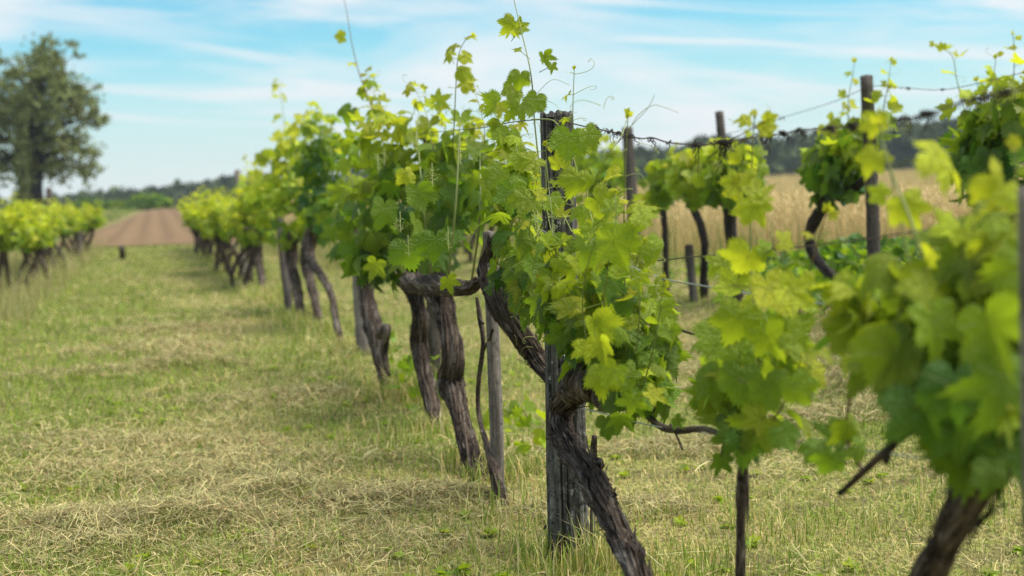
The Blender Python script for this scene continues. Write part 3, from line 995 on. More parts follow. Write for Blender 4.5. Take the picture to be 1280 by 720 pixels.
for i, (ax, ay, bx, by) in enumerate(spec):
    bx = bx - 16 if bx > 60 else bx
    by = min(by, 214)
    by = by + 22 * (by < 120) + 8 * (by < 80)
    for k in range(2):
        dy = rng.normal(0, 2.1)
        bxx, byy = bx + rng.normal(0, 7), by + rng.normal(0, 6)
        P = limb(TP(ax, ay + 4 * k), TP(bxx, byy, dy), .17 * (1 - .4 * k), .03, .1)
        for j in range(9):
            q = P[int(len(P) * rng.uniform(.38, .999))]
            e = q + rng.normal(0, 1, 3) * np.array([.6, .7, .55]) + np.array([0, 0, .2])
            tube(mb, [q, (q + e) / 2 + np.array([0, 0, .12]), e], [.035, .022, .012], 4, 2)
            tips.append(e)
        tips.append(P[-1])
for e in tips:
    n = int(rng.uniform(10, 25))
    r = rng.uniform(.26, .5)
    p = e + rng.normal(0, 1, (n, 3)) * r * np.array([.62, .62, .42])
    add_leaves(crown, p, rng.normal(0, 1, (n, 3)) + np.array([0, 0, -.3]), rng.normal(0, .7, (n, 3)) + np.array([0, 0, .8]), rng.uniform(.10, .20, n), np.clip(rng.normal(rng.uniform(.2, .8), .2, n), 0, 1), rng.uniform(0, 1, n), 2)
mb.build('trunk', M_OAKBARK, tree)
crown.build('crown', M_TREE_LEAF, tree, smooth=False)
# slim ivy-covered stem just left of the trunk
mb = MB()
sp = PD(26, 262, TD - 3)
sp[2] = tz(sp[0], sp[1])
iv = thing('ivy_clad_tree', 'slim ivy clad stem beside the trunk of the big tree', 'tree', sp)
ivp = [sp - np.array([0, 0, .3]), PD(27, 215, TD - 3), PD(26, 170, TD - 3), PD(25, 120, TD - 3)]
tube(mb, ivp, [.16, .13, .10, .05], 8, 6, .1, 2)
mb.build('trunk', M_OAKBARK, iv)
mb = MB()
P = smooth_path(ivp, 60)
n = 2600
q = P[rng.integers(0, len(P), n)] + rng.normal(0, 1, (n, 3)) * np.array([.2, .2, .25])
add_leaves(mb, q, rng.normal(0, 1, (n, 3)) + np.array([0, 0, -1]), rng.normal(0, .6, (n, 3)) + np.array([0, -.6, .4]), rng.uniform(.08, .15, n), rng.normal(.42, .2, n), rng.uniform(0, 1, n), 2)
mb.build('crown', M_TREE_LEAF, iv, smooth=False)

# ------------------------------------------------------------------ the air
me = bpy.data.meshes.new('haze')
bx = [(x_, y_, z_) for x_ in (-660, 660) for y_ in (-75, 780) for z_ in (-9.5, 34)]
me.from_pydata(bx, [], [(0, 1, 3, 2), (4, 6, 7, 5), (0, 4, 5, 1), (2, 3, 7, 6), (0, 2, 6, 4), (1, 5, 7, 3)])
hz = bpy.data.objects.new('haze', me)
COL.objects.link(hz)
m, t, o = newmat('haze')
pv = N(t, 'ShaderNodeVolumePrincipled')
pv.inputs['Color'].default_value = (.80, .88, .97, 1)
pv.inputs['Density'].default_value = .0004
pv.inputs['Anisotropy'].default_value = .2
L(t, pv.outputs[0], o.inputs['Volume'])
me.materials.append(m)
tag(hz, kind='stuff')
# ================================================================== VINES, POSTS AND WIRES
def pw(px_w, p):                     # a width in photograph pixels at point p, as a radius in metres
    return px_w * .5 * p[1] / FPX
def path_px(spec, plane, s0=0.0):
    """[(px, py, width px[, shift across the row])] -> points and radii"""
    P, r = [], []
    for e in spec:
        p = PS(e[0], e[1], plane + s0 + (e[3] if len(e) > 3 else 0))
        P.append(p); r.append(pw(e[2], p))
    return P, r
def drop(P, r, grow=1.08, depth=.06):
    """continue the first span straight down to below the ground"""
    a, b = np.asarray(P[0]), np.asarray(P[1])
    d = nrm(a - b)
    if d[2] > -.3:
        d = nrm(np.array([d[0], d[1], -.6]))
    g = tz(a[0], a[1]) - depth
    if a[2] > g:
        t = (a[2] - g) / -d[2]
        return [a + d * t] + list(P), [r[0] * grow] + list(r)
    return [a * [1, 1, 0] + np.array([0, 0, g])] + list(P), [r[0] * grow] + list(r)
def flakes(mb, P, r, fr, n, lmin=.05, lmax=.18, seed=0):
    """strips of bark lifting off a trunk"""
    T, U, V = fr
    for k in range(n):
        i = int(rng.uniform(.03, .9) * len(P))
        a = rng.uniform(0, 6.283)
        ln = rng.uniform(lmin, lmax)
        wd = rng.uniform(.003, .009)
        m = 6
        vs_, tcs = [], []
        s = 0
        j = i
        lift0, lift1 = rng.uniform(0, .007), rng.uniform(.0, 1) ** 3 * .03
        for q in range(m):
            f = q / (m - 1)
            jj = min(len(P) - 1, int(i + f * ln / max(1e-4, np.linalg.norm(P[min(i + 1, len(P) - 1)] - P[i - 1 if i else 0]) * .5)))
            o = math.cos(a) * U[jj] + math.sin(a) * V[jj]
            sdv = -math.sin(a) * U[jj] + math.cos(a) * V[jj]
            lift = lift0 * (1 - f) ** 2 + lift1 * f ** 3
            base_ = P[jj] + o * (r[jj] * 1.03 + .001 + lift)
            ww = wd * math.sin(math.pi * (.12 + .8 * f)) * .8
            vs_ += [base_ - sdv * ww, base_ + o * .002, base_ + sdv * ww]
            tcs += [[k * .1, 0, f * ln], [k * .1 + wd, 0, f * ln], [k * .1 + 2 * wd, 0, f * ln]]
        qd = []
        for q in range(m - 1):
            for e in range(2):
                qd.append((q * 3 + e, q * 3 + e + 1, q * 3 + e + 4, q * 3 + e + 3))
        mb.add(vs_, None, qd, tc=np.array(tcs))
class Vine:
    def __init__(self, label, base, group='old vines of the main row', name='grapevine', lod=0, bark=None, cane=None, split=True):
        self.root = thing(name, label, 'vine', base, group)
        self.leaf, self.stem, self.pet, self.lod = MB(), (Multi() if split else MB()), MB(), lod
        self.ten = Multi() if split else MB()
        self.bark = bark or M_BARK
        self.cane = cane or M_CANE
        self.flow = []
    def trunk(self, P, r, name='trunk', sides=None, rough=.16, ridge=.10, flk=0, seed=0, per=10, knots=()):
        mb = MB()
        sides = sides or (40 if self.lod == 0 else 14)
        res = tube(mb, P, r, sides, per if self.lod == 0 else 6, rough, seed, 2.2, True, ridge)
        for (k, kr) in knots:
            p = np.asarray(k)
            c = [p + np.array([0, 0, -kr * .8]), p, p + np.array([kr * .2, 0, kr * .8])]
            tube(mb, c, [kr * .45, kr, kr * .5], 18, 6, .3, seed + 9, 0, True, .1)
        if flk:
            flakes(mb, res[0], res[1], res[2], flk)
        mb.build(name, self.bark, self.root)
        return res
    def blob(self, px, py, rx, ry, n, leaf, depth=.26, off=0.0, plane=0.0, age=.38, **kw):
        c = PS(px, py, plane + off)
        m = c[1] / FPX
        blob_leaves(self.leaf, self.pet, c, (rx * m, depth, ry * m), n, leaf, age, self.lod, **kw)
    def inner(self, pts, r=.006):
        tube(self.stem, pts, np.linspace(r, r * .5, len(pts)), 5, 5)
    def shoot(self, spec, leaf, r0=.004, plane=0.0, own=True, mat=None, **kw):
        P = [PS(e[0], e[1], plane + (e[2] if len(e) > 2 else 0)) for e in spec]
        if own:
            lm, sm = MB(), MB()
            shoot(lm, sm, sm if False else self.ten, P, r0, leaf, self.lod, **kw)
            s = sm.build('shoot', mat or self.cane, self.root)
            if lm.n:
                l = lm.build('leaves', M_LEAF if self.lod == 0 else M_LEAF_FAR, None, origin=ORIG[self.root.name])
                l.parent = s
                l.location = (0, 0, 0)
        else:
            shoot(self.leaf, self.stem, self.ten, P, r0, leaf, self.lod, **kw)
    def leaves_px(self, lst, plane=0.0, k=.8):
        """[(px, py, width px, tip angle in the picture, age, shift, tilt)] single leaves; px, py is where the stalk joins"""
        for e in lst:
            px, py, wpx, an, age = e[:5]
            off = e[5] if len(e) > 5 else -.12
            tilt = e[6] if len(e) > 6 else .35
            p = PS(px, py, plane + off)
            size = k * wpx * p[1] / FPX / 1.5
            tip = np.array([math.cos(R(an)), rng.normal(0, .25), math.sin(R(an))])
            nor = nrm(np.array([rng.normal(0, .38), -1, tilt + rng.normal(0, .35)]))
            add_leaves(self.leaf, p, tip[None], nor[None], np.array([size]), np.array([age]), np.array([rng.uniform(.3, .8)]), self.lod)
            q = p + np.array([rng.normal(0, .03), .07, -.03]) - nrm(tip) * size * .5
            thin(self.pet, q[None], p[None], np.array([.0015]))
    def flowers(self, lst, plane=0.0):
        for (px, py, off) in lst:
            p = PS(px, py, plane + off)
            fm = MB()
            self.flow.append(fm)
            for k in range(34):
                f = rng.uniform(0, 1)
                c = p + np.array([rng.normal(0, .016 * (1 - f * .7)), rng.normal(0, .014), -.06 * f])
                s = .0020
                v = np.array([[1, 0, 0], [-1, 0, 0], [0, 1, 0], [0, -1, 0], [0, 0, 1], [0, 0, -1]]) * s + c
                fm.add(v, [(0, 2, 4), (2, 1, 4), (1, 3, 4), (3, 0, 4), (2, 0, 5), (1, 2, 5), (3, 1, 5), (0, 3, 5)])
            tube(fm, [p + np.array([0, .01, .02]), p + np.array([0, 0, -.07])], [.0016, .0010], 4, 2, cap=False)
    def finish(self):
        if self.leaf.n:
            # each leaf with its stalk: blades are triangles, stalks quads
            n0 = self.leaf.n
            self.leaf.v += self.pet.v
            self.leaf.f4 += [q_ + n0 for q_ in self.pet.f4]
            self.leaf.n += self.pet.n
            self.leaf.build('foliage', M_LEAF if self.lod == 0 else M_LEAF_FAR, self.root, quad_mat=self.cane)
        if self.stem.n:
            self.stem.build('cane', self.cane, self.root)
        if self.ten.n:
            self.ten.build('tendril', M_TENDRIL, self.root)
        for fm in self.flow:
            fm.build('flower_cluster', M_FLOWER, self.root)
        return self.root
def stake(label, spec, mat, group, plane=0.0, name='stake', sides=14, rough=.05, ridge=.05, seed=0, square=False):
    P, r = path_px(spec, plane)
    P, r = drop(P, r, 1.02, .15)
    mb = MB()
    tube(mb, P, r, sides, 10, rough, seed, 0, True, ridge)
    base_ = np.array([P[1][0], P[1][1], tz(P[1][0], P[1][1])])
    o = mb.build(name, mat, None, origin=base_)
    return tag(o, label, 'post', group)

# ---- the old post in focus: cleft timber, cracked along the grain, lichen on the weathered faces
Pt = [PS(712, 700), PS(709, 600), PS(705, 430), PS(700, 280), PS(696, 141)]
Pt = [Pt[0] - np.array([0, 0, .2])] + Pt
sides = 96
mb = MB()
P, r = smooth_path(Pt, 26, [.075, .075, .073, .067, .061, .058])
T, U, V = frames(P)
a = np.linspace(0, 2 * np.pi, sides, endpoint=False)
s = np.concatenate([[0], np.cumsum(np.linalg.norm(np.diff(P, axis=0), axis=1))])
sq = 1.0 / (np.abs(np.cos(a)) ** 3.2 + np.abs(np.sin(a)) ** 3.2) ** (1 / 3.2)
rr = r[:, None] * sq[None] * .93
SS, AA = np.meshgrid(s, a, indexing='ij')
w1 = vn(np.stack([np.cos(AA) * 2, np.sin(AA) * 2, SS * 1.3], -1), 4)
rr = rr * (.94 + .12 * w1)
gr = vn(np.stack([np.cos(AA) * 11, np.sin(AA) * 11, SS * 1.1], -1), 6)
rr = rr - .004 * np.clip((gr - .62) / .2, 0, 1)
fine = vn(np.stack([np.cos(AA) * 26, np.sin(AA) * 26, SS * 4], -1), 9)
rr = rr - .0018 * fine
for (ca, dep, wid, lo, hi) in [(-1.95, .030, .05, 0, 2), (-1.2, .024, .05, .5, 1.9), (-1.6, .018, .035, -.1, .75), (-2.35, .014, .04, .2, 1.5), (-.75, .014, .04, 0, 1.2), (.4, .02, .05, 0, 2), (2.1, .02, .05, 0, 2), (-2.75, .012, .03, 0, 2)]:
    cc = ca + .12 * (vn(np.stack([SS * 2.2, SS * 0 + ca, SS * 0], -1), 12) - .5)
    dd = np.abs((AA - cc + np.pi) % (2 * np.pi) - np.pi)
    rr = rr - dep * np.clip(1 - dd / wid, 0, 1) ** .7 * sst(lo, lo + .15, SS) * (1 - sst(hi - .15, hi, SS))
# frames: use a fixed frame so that the crack angles face where they should (-pi/2 looks at the camera)
Uf = np.tile(np.array([1.0, 0, 0]), (len(P), 1)); Vf = np.tile(np.array([0, 1.0, 0]), (len(P), 1))
top_rag = .0 + .035 * vn(np.stack([np.cos(a) * 3, np.sin(a) * 3, a * 0], -1), 15)
ring = P[:, None] + rr[..., None] * (np.cos(a)[None, :, None] * Uf[:, None] + np.sin(a)[None, :, None] * Vf[:, None])
ring[-1, :, 2] += top_rag - .02
n = len(P)
idx = np.arange(n * sides).reshape(n, sides)
q = np.stack([idx[:-1], np.roll(idx[:-1], -1, 1), np.roll(idx[1:], -1, 1), idx[1:]], -1).reshape(-1, 4)
tcv = np.stack([np.cos(AA) * .066, np.sin(AA) * .066, SS], -1).reshape(-1, 3)
capr = ring[-1] * .45 + ring[-1].mean(0) * .55 + np.array([0, 0, -.012])
v = np.concatenate([ring.reshape(-1, 3), capr, [ring[-1].mean(0) - np.array([0, 0, .008])]])
tcv = np.concatenate([tcv, np.stack([np.cos(a) * .03, np.sin(a) * .03, a * 0], -1), [[0, 0, 0]]])
tr = []
for j in range(sides):
    k = (j + 1) % sides
    q = np.concatenate([q, [[idx[-1, j], idx[-1, k], n * sides + k, n * sides + j]]])
    tr.append((n * sides + j, n * sides + k, n * sides + sides))
mb.add(v, tr, q, tc=tcv)
post = mb.build('vineyard_post', M_POST, None, origin=np.array([Pt[1][0], Pt[1][1], tz(Pt[1][0], Pt[1][1])]))
tag(post, 'thick cracked dark timber post with lichen, standing in sharp focus beside the bent vine trunk', 'post')

# ---- the vine on that post
b0 = ground_pt(790, 712)
v = Vine('old vine with a bent shaggy trunk leaning on the thick dark post, in sharp focus', ground_pt(800, 724), lod=0)
spec = [(803, 735, 31, -.20), (778, 676, 29, -.17), (752, 622, 31, -.14), (733, 588, 31, -.12), (712, 558, 31, -.11), (700, 532, 29, -.11), (703, 505, 28, -.10), (720, 488, 31, -.10), (742, 482, 32, -.09), (762, 492, 24, -.06), (776, 505, 11, -.04)]
P, r = path_px(spec, 0)
P, r = drop(P, r, 1.05)
v.trunk(P, r, 'trunk', 110, .2, .2, 320, 2, 26, [(P[9] + np.array([-.02, -.01, .01]), .062), (P[10] + np.array([.0, -.01, -.01]), .05), (P[8] + np.array([-.01, -.02, .0]), .045), (P[4] + np.array([.035, -.02, .02]), .022)])
arm = [(730, 494, 23, .06), (706, 480, 23, .125), (688, 466, 23, .125), (670, 446, 24, .10), (655, 425, 26, .05), (637, 400, 27, 0), (624, 378, 28, -.03), (616, 352, 28, -.03), (612, 330, 24, -.02), (622, 300, 18, 0)]
P2, r2 = path_px(arm, 0)
v.trunk(P2, r2, 'arm', 84, .2, .2, 130, 8, 18, [(P2[7], .05)])
arm2 = [(742, 480, 29, -.06), (750, 455, 24, -.02), (752, 425, 18, .02), (748, 390, 11, .03)]
P3, r3 = path_px(arm2, 0)
v.trunk(P3, r3, 'arm', 48, .15, .15, 20, 12, 12)
# cut water shoot behind the post, root stub at its foot
mb = MB()
Pc, rc = path_px([(741, 640, 7, .05), (742, 590, 7, .06), (742, 565, 9, .06), (743, 545, 7, .06)], 0)
Pc, rc = drop(Pc, rc)
tube(mb, Pc, rc, 10, 5, .12, 3)
mb.build('cane', M_BARK, v.root)
mb = MB()
Pr_, rr_ = path_px([(664, 684, 14, .06), (674, 672, 24, .06), (690, 664, 28, .06), (706, 668, 26, .06)], 0)
g_ = tz(*Pr_[0][:2])
Pr_[0][2] = g_ - .03
tube(mb, Pr_, rr_, 16, 6, .3, 4, 0, True, .2)
mb.build('root', M_BARK_DARK, v.root)
for e in [([(753, 420), (757, 340), (760, 290)], .005), ([(760, 470), (790, 420), (810, 360)], .005), ([(745, 420), (730, 360), (722, 300)], .005), ([(755, 470), (775, 500), (800, 510)], .004), ([(625, 330), (640, 280), (650, 200)], .005), ([(625, 330), (668, 300), (690, 240)], .005), ([(618, 340), (632, 260), (630, 180)], .005)]:
    v.inner([PS(x_, y_, rng.uniform(-.08, .08)) for x_, y_ in e[0]], e[1])
# foliage: right of the post, in front of it, and over the arm to the left
v.blob(770, 402, 62, 90, 140, .062, .20, -.03, age=.40, face=.25)
v.blob(740, 368, 32, 56, 40, .062, .10, -.12, age=.55, face=.3)
v.blob(804, 440, 36, 70, 60, .062, .14, 0, age=.42, face=.25)
v.blob(790, 482, 36, 30, 30, .06, .14, -.06, age=.42, face=.3)
v.blob(752, 305, 28, 40, 18, .07, .12, -.04, age=.62, face=.3)
v.blob(700, 378, 24, 46, 34, .058, .08, -.15, age=.42, face=.25)
v.blob(694, 312, 16, 26, 12, .055, .06, -.15, age=.55, face=.25)
v.blob(648, 290, 34, 88, 84, .062, .20, 0, age=.36, face=.25)
v.blob(662, 350, 22, 46, 34, .066, .12, -.06, age=.42, face=.3)
v.blob(640, 200, 30, 46, 30, .062, .20, .04, age=.6, face=.2)
v.blob(634, 150, 24, 26, 8, .062, .14, .04, age=.65, face=.25)
v.leaves_px([(712, 172, 58, -100, .42, -.14), (735, 168, 46, -60, .5, -.1), (722, 222, 52, -105, .66, -.16), (742, 222, 34, -70, .62, -.16), (700, 205, 34, 100, .8, -.12), (748, 252, 64, -40, .70, -.16), (728, 256, 44, -160, .62, -.14),
             (765, 262, 40, 60, .66, -.14), (744, 287, 62, -60, .60, -.15), (800, 268, 48, -8, .72, -.12, .9), (768, 300, 74, -75, .58, -.18), (745, 312, 70, -140, .50, -.18), (797, 303, 34, -70, .7, -.08, .6), (815, 312, 54, -48, .66, -.10),
             (786, 292, 42, -40, .5, -.06), (700, 328, 40, -60, .74, -.16), (722, 332, 44, -120, .62, -.16), (688, 348, 46, -120, .60, -.17), (692, 300, 36, -80, .4, -.12), (765, 352, 56, -100, .22, -.15), (780, 375, 46, -60, .15, -.13), (800, 345, 40, -90, .68, -.1),
             (826, 385, 50, -95, .58, -.06), (822, 360, 40, -40, .62, -.06), (722, 382, 40, -175, .92, -.20, .7), (744, 402, 58, -60, .80, -.22, .8), (735, 432, 44, -80, .86, -.26), (752, 428, 50, -75, .80, -.25), (752, 466, 58, -95, .66, -.24), (768, 462, 50, -120, .62, -.22),
             (785, 470, 60, -60, .42, -.18), (815, 492, 42, -30, .88, -.14, .6), (792, 500, 48, -100, .48, -.16), (775, 520, 40, -100, .36, -.14), (757, 526, 32, -95, .3, -.14), (760, 536, 34, -30, .28, -.12), (690, 395, 48, -140, .28, -.14),
             (672, 375, 44, -120, .34, -.14), (665, 330, 48, -100, .32, -.14), (655, 300, 44, -130, .44, -.14), (640, 240, 56, -95, .30, -.12), (625, 215, 48, -120, .48, -.1), (662, 250, 54, -120, .55, -.14), (650, 195, 44, -60, .6, -.12), (690, 250, 40, -70, .56, -.13), (668, 200, 44, -150, .7, -.14),
             (845, 525, 26, -60, .3, -.1), (838, 415, 34, -80, .46, -.04)])
# long shoots standing above the canopy
v.shoot([(690, 300, .05), (676, 220, .04), (668, 150, .03), (664, 95, 0), (652, 40, 0), (642, -2, 0), (634, -40, 0)], .085, .0036, own=True, start=.62, spacing=.12, age0=.78, prob=.25, tip=False, side=nrm(np.array([1, -.2, 0])))
v.leaves_px([(641, 30, 36, -130, .74, .0), (650, 35, 26, 30, .7, .02), (680, 70, 30, -75, .5, 0), (690, 82, 20, -90, .55, .03), (648, 62, 18, 180, .72, 0, .9), (640, 110, 40, -100, .55, .02), (650, 95, 34, -100, .5, .04), (670, 122, 34, -110, .45, -.02), (664, 130, 36, -100, .42, 0), (648, 132, 44, -130, .5, .05), (622, 130, 42, -140, .55, .05), (634, 168, 46, -120, .6, 0)])
v.shoot([(716, 260, -.06), (715, 190, -.06), (716, 140, -.06), (717, 108, -.05), (718, 84, -.05)], .045, .0025, own=True, start=.5, spacing=.055, age0=.7, side=nrm(np.array([1, -.2, .2])), prob=.8)
v.shoot([(784, 440, -.06), (781, 350, -.07), (780, 270, -.08), (782, 205, -.08), (785, 143, -.08)], .075, .0033, own=True, start=.55, spacing=.16, age0=.66, side=nrm(np.array([1, -.1, 0])), prob=.45)
v.shoot([(650, 300, .0), (648, 230, 0), (645, 180, .02), (640, 140, .05)], .07, .003, start=.4, age0=.6)
v.shoot([(630, 250, .08), (622, 180, .1), (612, 140, .1), (597, 108, .1)], .05, .0022, own=True, start=.6, spacing=.08, age0=.75, prob=.6)
for e_, l_ in [([(704, 420, -.15), (698, 340, -.16), (690, 270, -.16), (684, 215, -.15), (682, 180, -.15)], .05), ([(735, 440, -.18), (728, 380, -.2), (735, 330, -.2), (748, 290, -.2)], .052), ([(760, 450, -.16), (755, 380, -.18), (762, 320, -.18), (770, 275, -.16), (768, 240, -.15)], .052),
               ([(805, 480, -.08), (818, 430, -.08), (826, 380, -.08), (830, 345, -.08)], .05), ([(668, 400, -.1), (660, 330, -.12), (664, 270, -.12), (672, 220, -.12)], .05), ([(640, 330, .02), (628, 260, .02), (620, 200, .04), (616, 160, .05)], .055), ([(795, 440, -.1), (800, 380, -.1), (796, 330, -.1), (806, 300, -.1)], .048)]:
    v.shoot(e_, l_, .0026, start=.15, spacing=.075, age0=.55, age1=1.0, prob=.75)
# arching flowering laterals and tendrils in front of the post
for sp_, r_ in [([(664, 149), (690, 150), (703, 165), (714, 190), (724, 222), (726, 240)], .0017), ([(733, 236), (748, 216), (762, 190), (776, 172), (783, 150)], .0016), ([(733, 236), (737, 262), (743, 285)], .0017), ([(682, 200), (683, 240), (684, 265), (700, 274), (705, 273)], .0014), ([(684, 265), (690, 290), (700, 300)], .0012), ([(693, 255), (705, 270), (715, 290)], .0015), ([(684, 172), (703, 150), (717, 146)], .0015),
                 ([(785, 165), (797, 145), (815, 132), (830, 134), (848, 141)], .0009), ([(787, 160), (796, 150), (806, 140), (813, 130), (818, 118)], .0009), ([(668, 120), (690, 100), (712, 106)], .0009), ([(650, 135), (662, 124), (690, 128), (702, 142)], .0009)]:
    pts_ = [PS(x_, y_, -.13 if x_ < 780 else -.08) for x_, y_ in sp_]
    tube(v.ten, pts_, np.linspace(r_, r_ * .7, len(pts_)), 5, 8)
for _ in range(26):
    p_ = PS(rng.uniform(640, 830), rng.uniform(130, 470), -.14)
    tendril(v.ten, p_, rng.normal(0, 1, 3) + np.array([0, -.3, .3]), rng.uniform(.06, .16), .0009, rng.uniform(.5, 1.8))
v.flowers([(672, 272, -.16), (690, 268, -.13), (728, 305, -.16), (668, 255, -.12), (700, 355, -.18), (790, 325, -.08), (822, 350, -.06)])
# bare brown side cane hanging to the right of the trunk
mb = MB()
Pn, rn = path_px([(836, 408, 3, .1), (858, 415, 3, .1), (880, 422, 3, .1)], 0)
tube(mb, Pn, rn, 6, 5)
mb.build('cane', M_BARK_DARK, v.root)
v.finish()

# ---- young vine right of the post
YP = -.02
P, r = path_px([(925, 722, 14), (926, 660, 12), (927, 615, 15), (928, 585, 13), (931, 560, 22), (934, 545, 18)], YP)
P, r = drop(P, r, 1.1)
v = Vine('young vine on a thin straight stem between the thick post and the blurred right-hand vine', [P[0][0], P[0][1], tz(P[0][0], P[0][1])], lod=0, group=None, cane=M_CANE_RED)
v.trunk(P, r, 'trunk', 28, .14, .08, 10, 3, 8)
P2, r2 = path_px([(928, 553, 12), (905, 545, 9), (880, 536, 8), (850, 538, 10), (826, 533, 9), (812, 522, 8), (799, 511, 5)], YP)
v.trunk(P2, r2, 'arm', 16, .18, .05, 0, 5, 6)
mb = MB()
for sp_ in ([(838, 530), (846, 545), (853, 562)], [(905, 545), (903, 560), (901, 572)], [(812, 522), (818, 510), (814, 498)]):
    Pq, rq = path_px([(x_, y_, 3) for x_, y_ in sp_], YP)
    tube(mb, Pq, rq, 6, 4)
mb.build('cane', M_BARK_DARK, v.root)
v.shoot([(932, 555, 0), (938, 480, 0), (944, 400, -.02), (938, 320, -.02), (939, 240, -.01), (941, 180, -.01), (944, 140, -.01)], .066, .0036, own=True, start=.40, spacing=.075, age0=.72, age1=1.0, mat=M_CANE, prob=.3, side=nrm(np.array([1, -.2, 0])))
v.shoot([(932, 555, .02), (955, 500, .02), (985, 460, .02), (998, 400, .0), (1004, 360, 0), (1014, 332, 0), (1026, 290, 0), (1034, 262, 0)], .06, .0032, own=True, start=.45, spacing=.075, age0=.65, age1=.95, mat=M_CANE_RED, prob=.7)
v.shoot([(930, 555, -.03), (918, 500, -.04), (905, 440, -.04), (912, 380, -.04), (930, 330, -.04)], .07, .003, start=.3, spacing=.10, age0=.5, age1=.9)
v.shoot([(935, 548, .0), (970, 520, -.04), (990, 480, -.04), (1005, 440, -.02)], .07, .003, start=.4, spacing=.10, age0=.45, age1=.8)
v.blob(938, 500, 46, 52, 26, .066, .13, 0, plane=YP, age=.46, face=.2, inner=.2)
v.blob(928, 415, 30, 64, 16, .064, .12, 0, plane=YP, age=.62, face=.2, inner=.2)
v.blob(985, 425, 22, 66, 13, .062, .11, 0, plane=YP, age=.58, face=.2, inner=.2)
v.blob(888, 490, 22, 36, 9, .062, .10, 0, plane=YP, age=.50, face=.2, inner=.2)
v.leaves_px([(940, 222, 30, 200, .85, -.03), (943, 258, 44, -60, .82, -.05), (936, 262, 36, 190, .86, -.03), (920, 230, 32, 170, .92, -.02), (945, 245, 40, 20, .8, -.04), (960, 150, 20, 30, .9, -.02), (935, 148, 22, 160, .9, -.02), (955, 162, 26, 20, .92, -.02), (935, 320, 56, -110, .88, -.06), (980, 302, 34, -10, .88, -.03), (955, 310, 30, -30, .6, -.03),
             (905, 330, 36, -140, .66, 0), (960, 360, 70, -70, .92, -.10), (985, 365, 56, -30, .86, -.08), (925, 395, 64, -110, .62, -.10), (905, 420, 60, -130, .52, -.10), (960, 420, 60, -60, .58, -.09), (990, 420, 54, -40, .6, -.06), (890, 470, 54, -140, .48, -.08), (925, 470, 60, -100, .30, -.11), (958, 480, 54, -80, .38, -.10), (995, 480, 50, -60, .48, -.06), (915, 545, 44, -110, .22, -.08), (978, 540, 44, -60, .3, -.06), (900, 575, 34, -110, .24, -.06), (1010, 350, 30, -20, .8, 0)], YP, 1.0)
for sp_, r_ in [([(938, 160), (930, 152), (918, 152), (910, 148)], .0008), ([(940, 158), (955, 150), (963, 138), (958, 130)], .0008), ([(975, 330), (990, 310), (1010, 300), (1040, 290)], .0016), ([(948, 215), (952, 190), (947, 170)], .0016), ([(955, 390), (968, 430), (975, 470)], .0018)]:
    tube(v.ten, [PS(x_, y_, YP - .02) for x_, y_ in sp_], np.linspace(r_, r_ * .6, len(sp_)), 5, 6)
v.finish()

# ---- the blurred vine close to the camera on the right, with its stake
P, r = path_px([(1158, 722, 40), (1182, 678, 40), (1206, 634, 44), (1226, 600, 50), (1240, 570, 56), (1246, 545, 40)], 0)
P, r = drop(P, r, 1.1)
v = Vine('blurred leafy vine close to the camera at the right, on a dark slanting trunk', [P[0][0], P[0][1], tz(P[0][0], P[0][1])], lod=0, group=None)
v.trunk(P, r, 'trunk', 40, .16, .12, 30, 6, 10)
P2, r2 = path_px([(1240, 560, 30), (1200, 520, 22), (1160, 490, 16), (1120, 470, 10)], 0)
v.trunk(P2, r2, 'arm', 20, .16, .08, 0, 9, 6)
P2, r2 = path_px([(1180, 515, 9, -.03), (1148, 533, 9, -.03), (1125, 549, 11, -.03), (1090, 580, 10, -.03), (1066, 602, 8, -.03), (1050, 617, 8, -.03)], 0)
v.trunk(P2, r2, 'dead_cane', 14, .2, .08, 0, 4, 6)
mb = MB()
Pk, rk = path_px([(1110, 556, 8, -.035), (1108, 568, 14, -.035), (1107, 580, 6, -.035)], 0)
tube(mb, Pk, rk, 10, 5, .3, 2)
mb.build('dried_bunch', M_DRY, v.root)
mb = MB()
Pk, rk = path_px([(1080, 590, 6, -.03), (1062, 560, 5, -.03), (1058, 530, 4, -.03), (1062, 500, 4, -.03), (1064, 470, 3, -.03)], 0)
tube(mb, Pk, rk, 8, 5)
mb.build('cane', M_CANE_RED, v.root)
LS = .086
v.blob(1208, 440, 76, 96, 44, .088, .17, 0, age=.44, face=.4)
v.blob(1140, 435, 42, 72, 20, .086, .13, -.04, age=.50, face=.45)
v.blob(1245, 500, 56, 70, 36, .10, .15, .02, age=.28, face=.4)
v.blob(1180, 345, 70, 36, 12, .075, .14, -.03, age=.70, face=.3)
v.blob(1250, 330, 45, 60, 34, .09, .14, .02, age=.6, face=.3)
v.blob(1085, 390, 42, 42, 22, .085, .10, -.04, age=.6, face=.4)
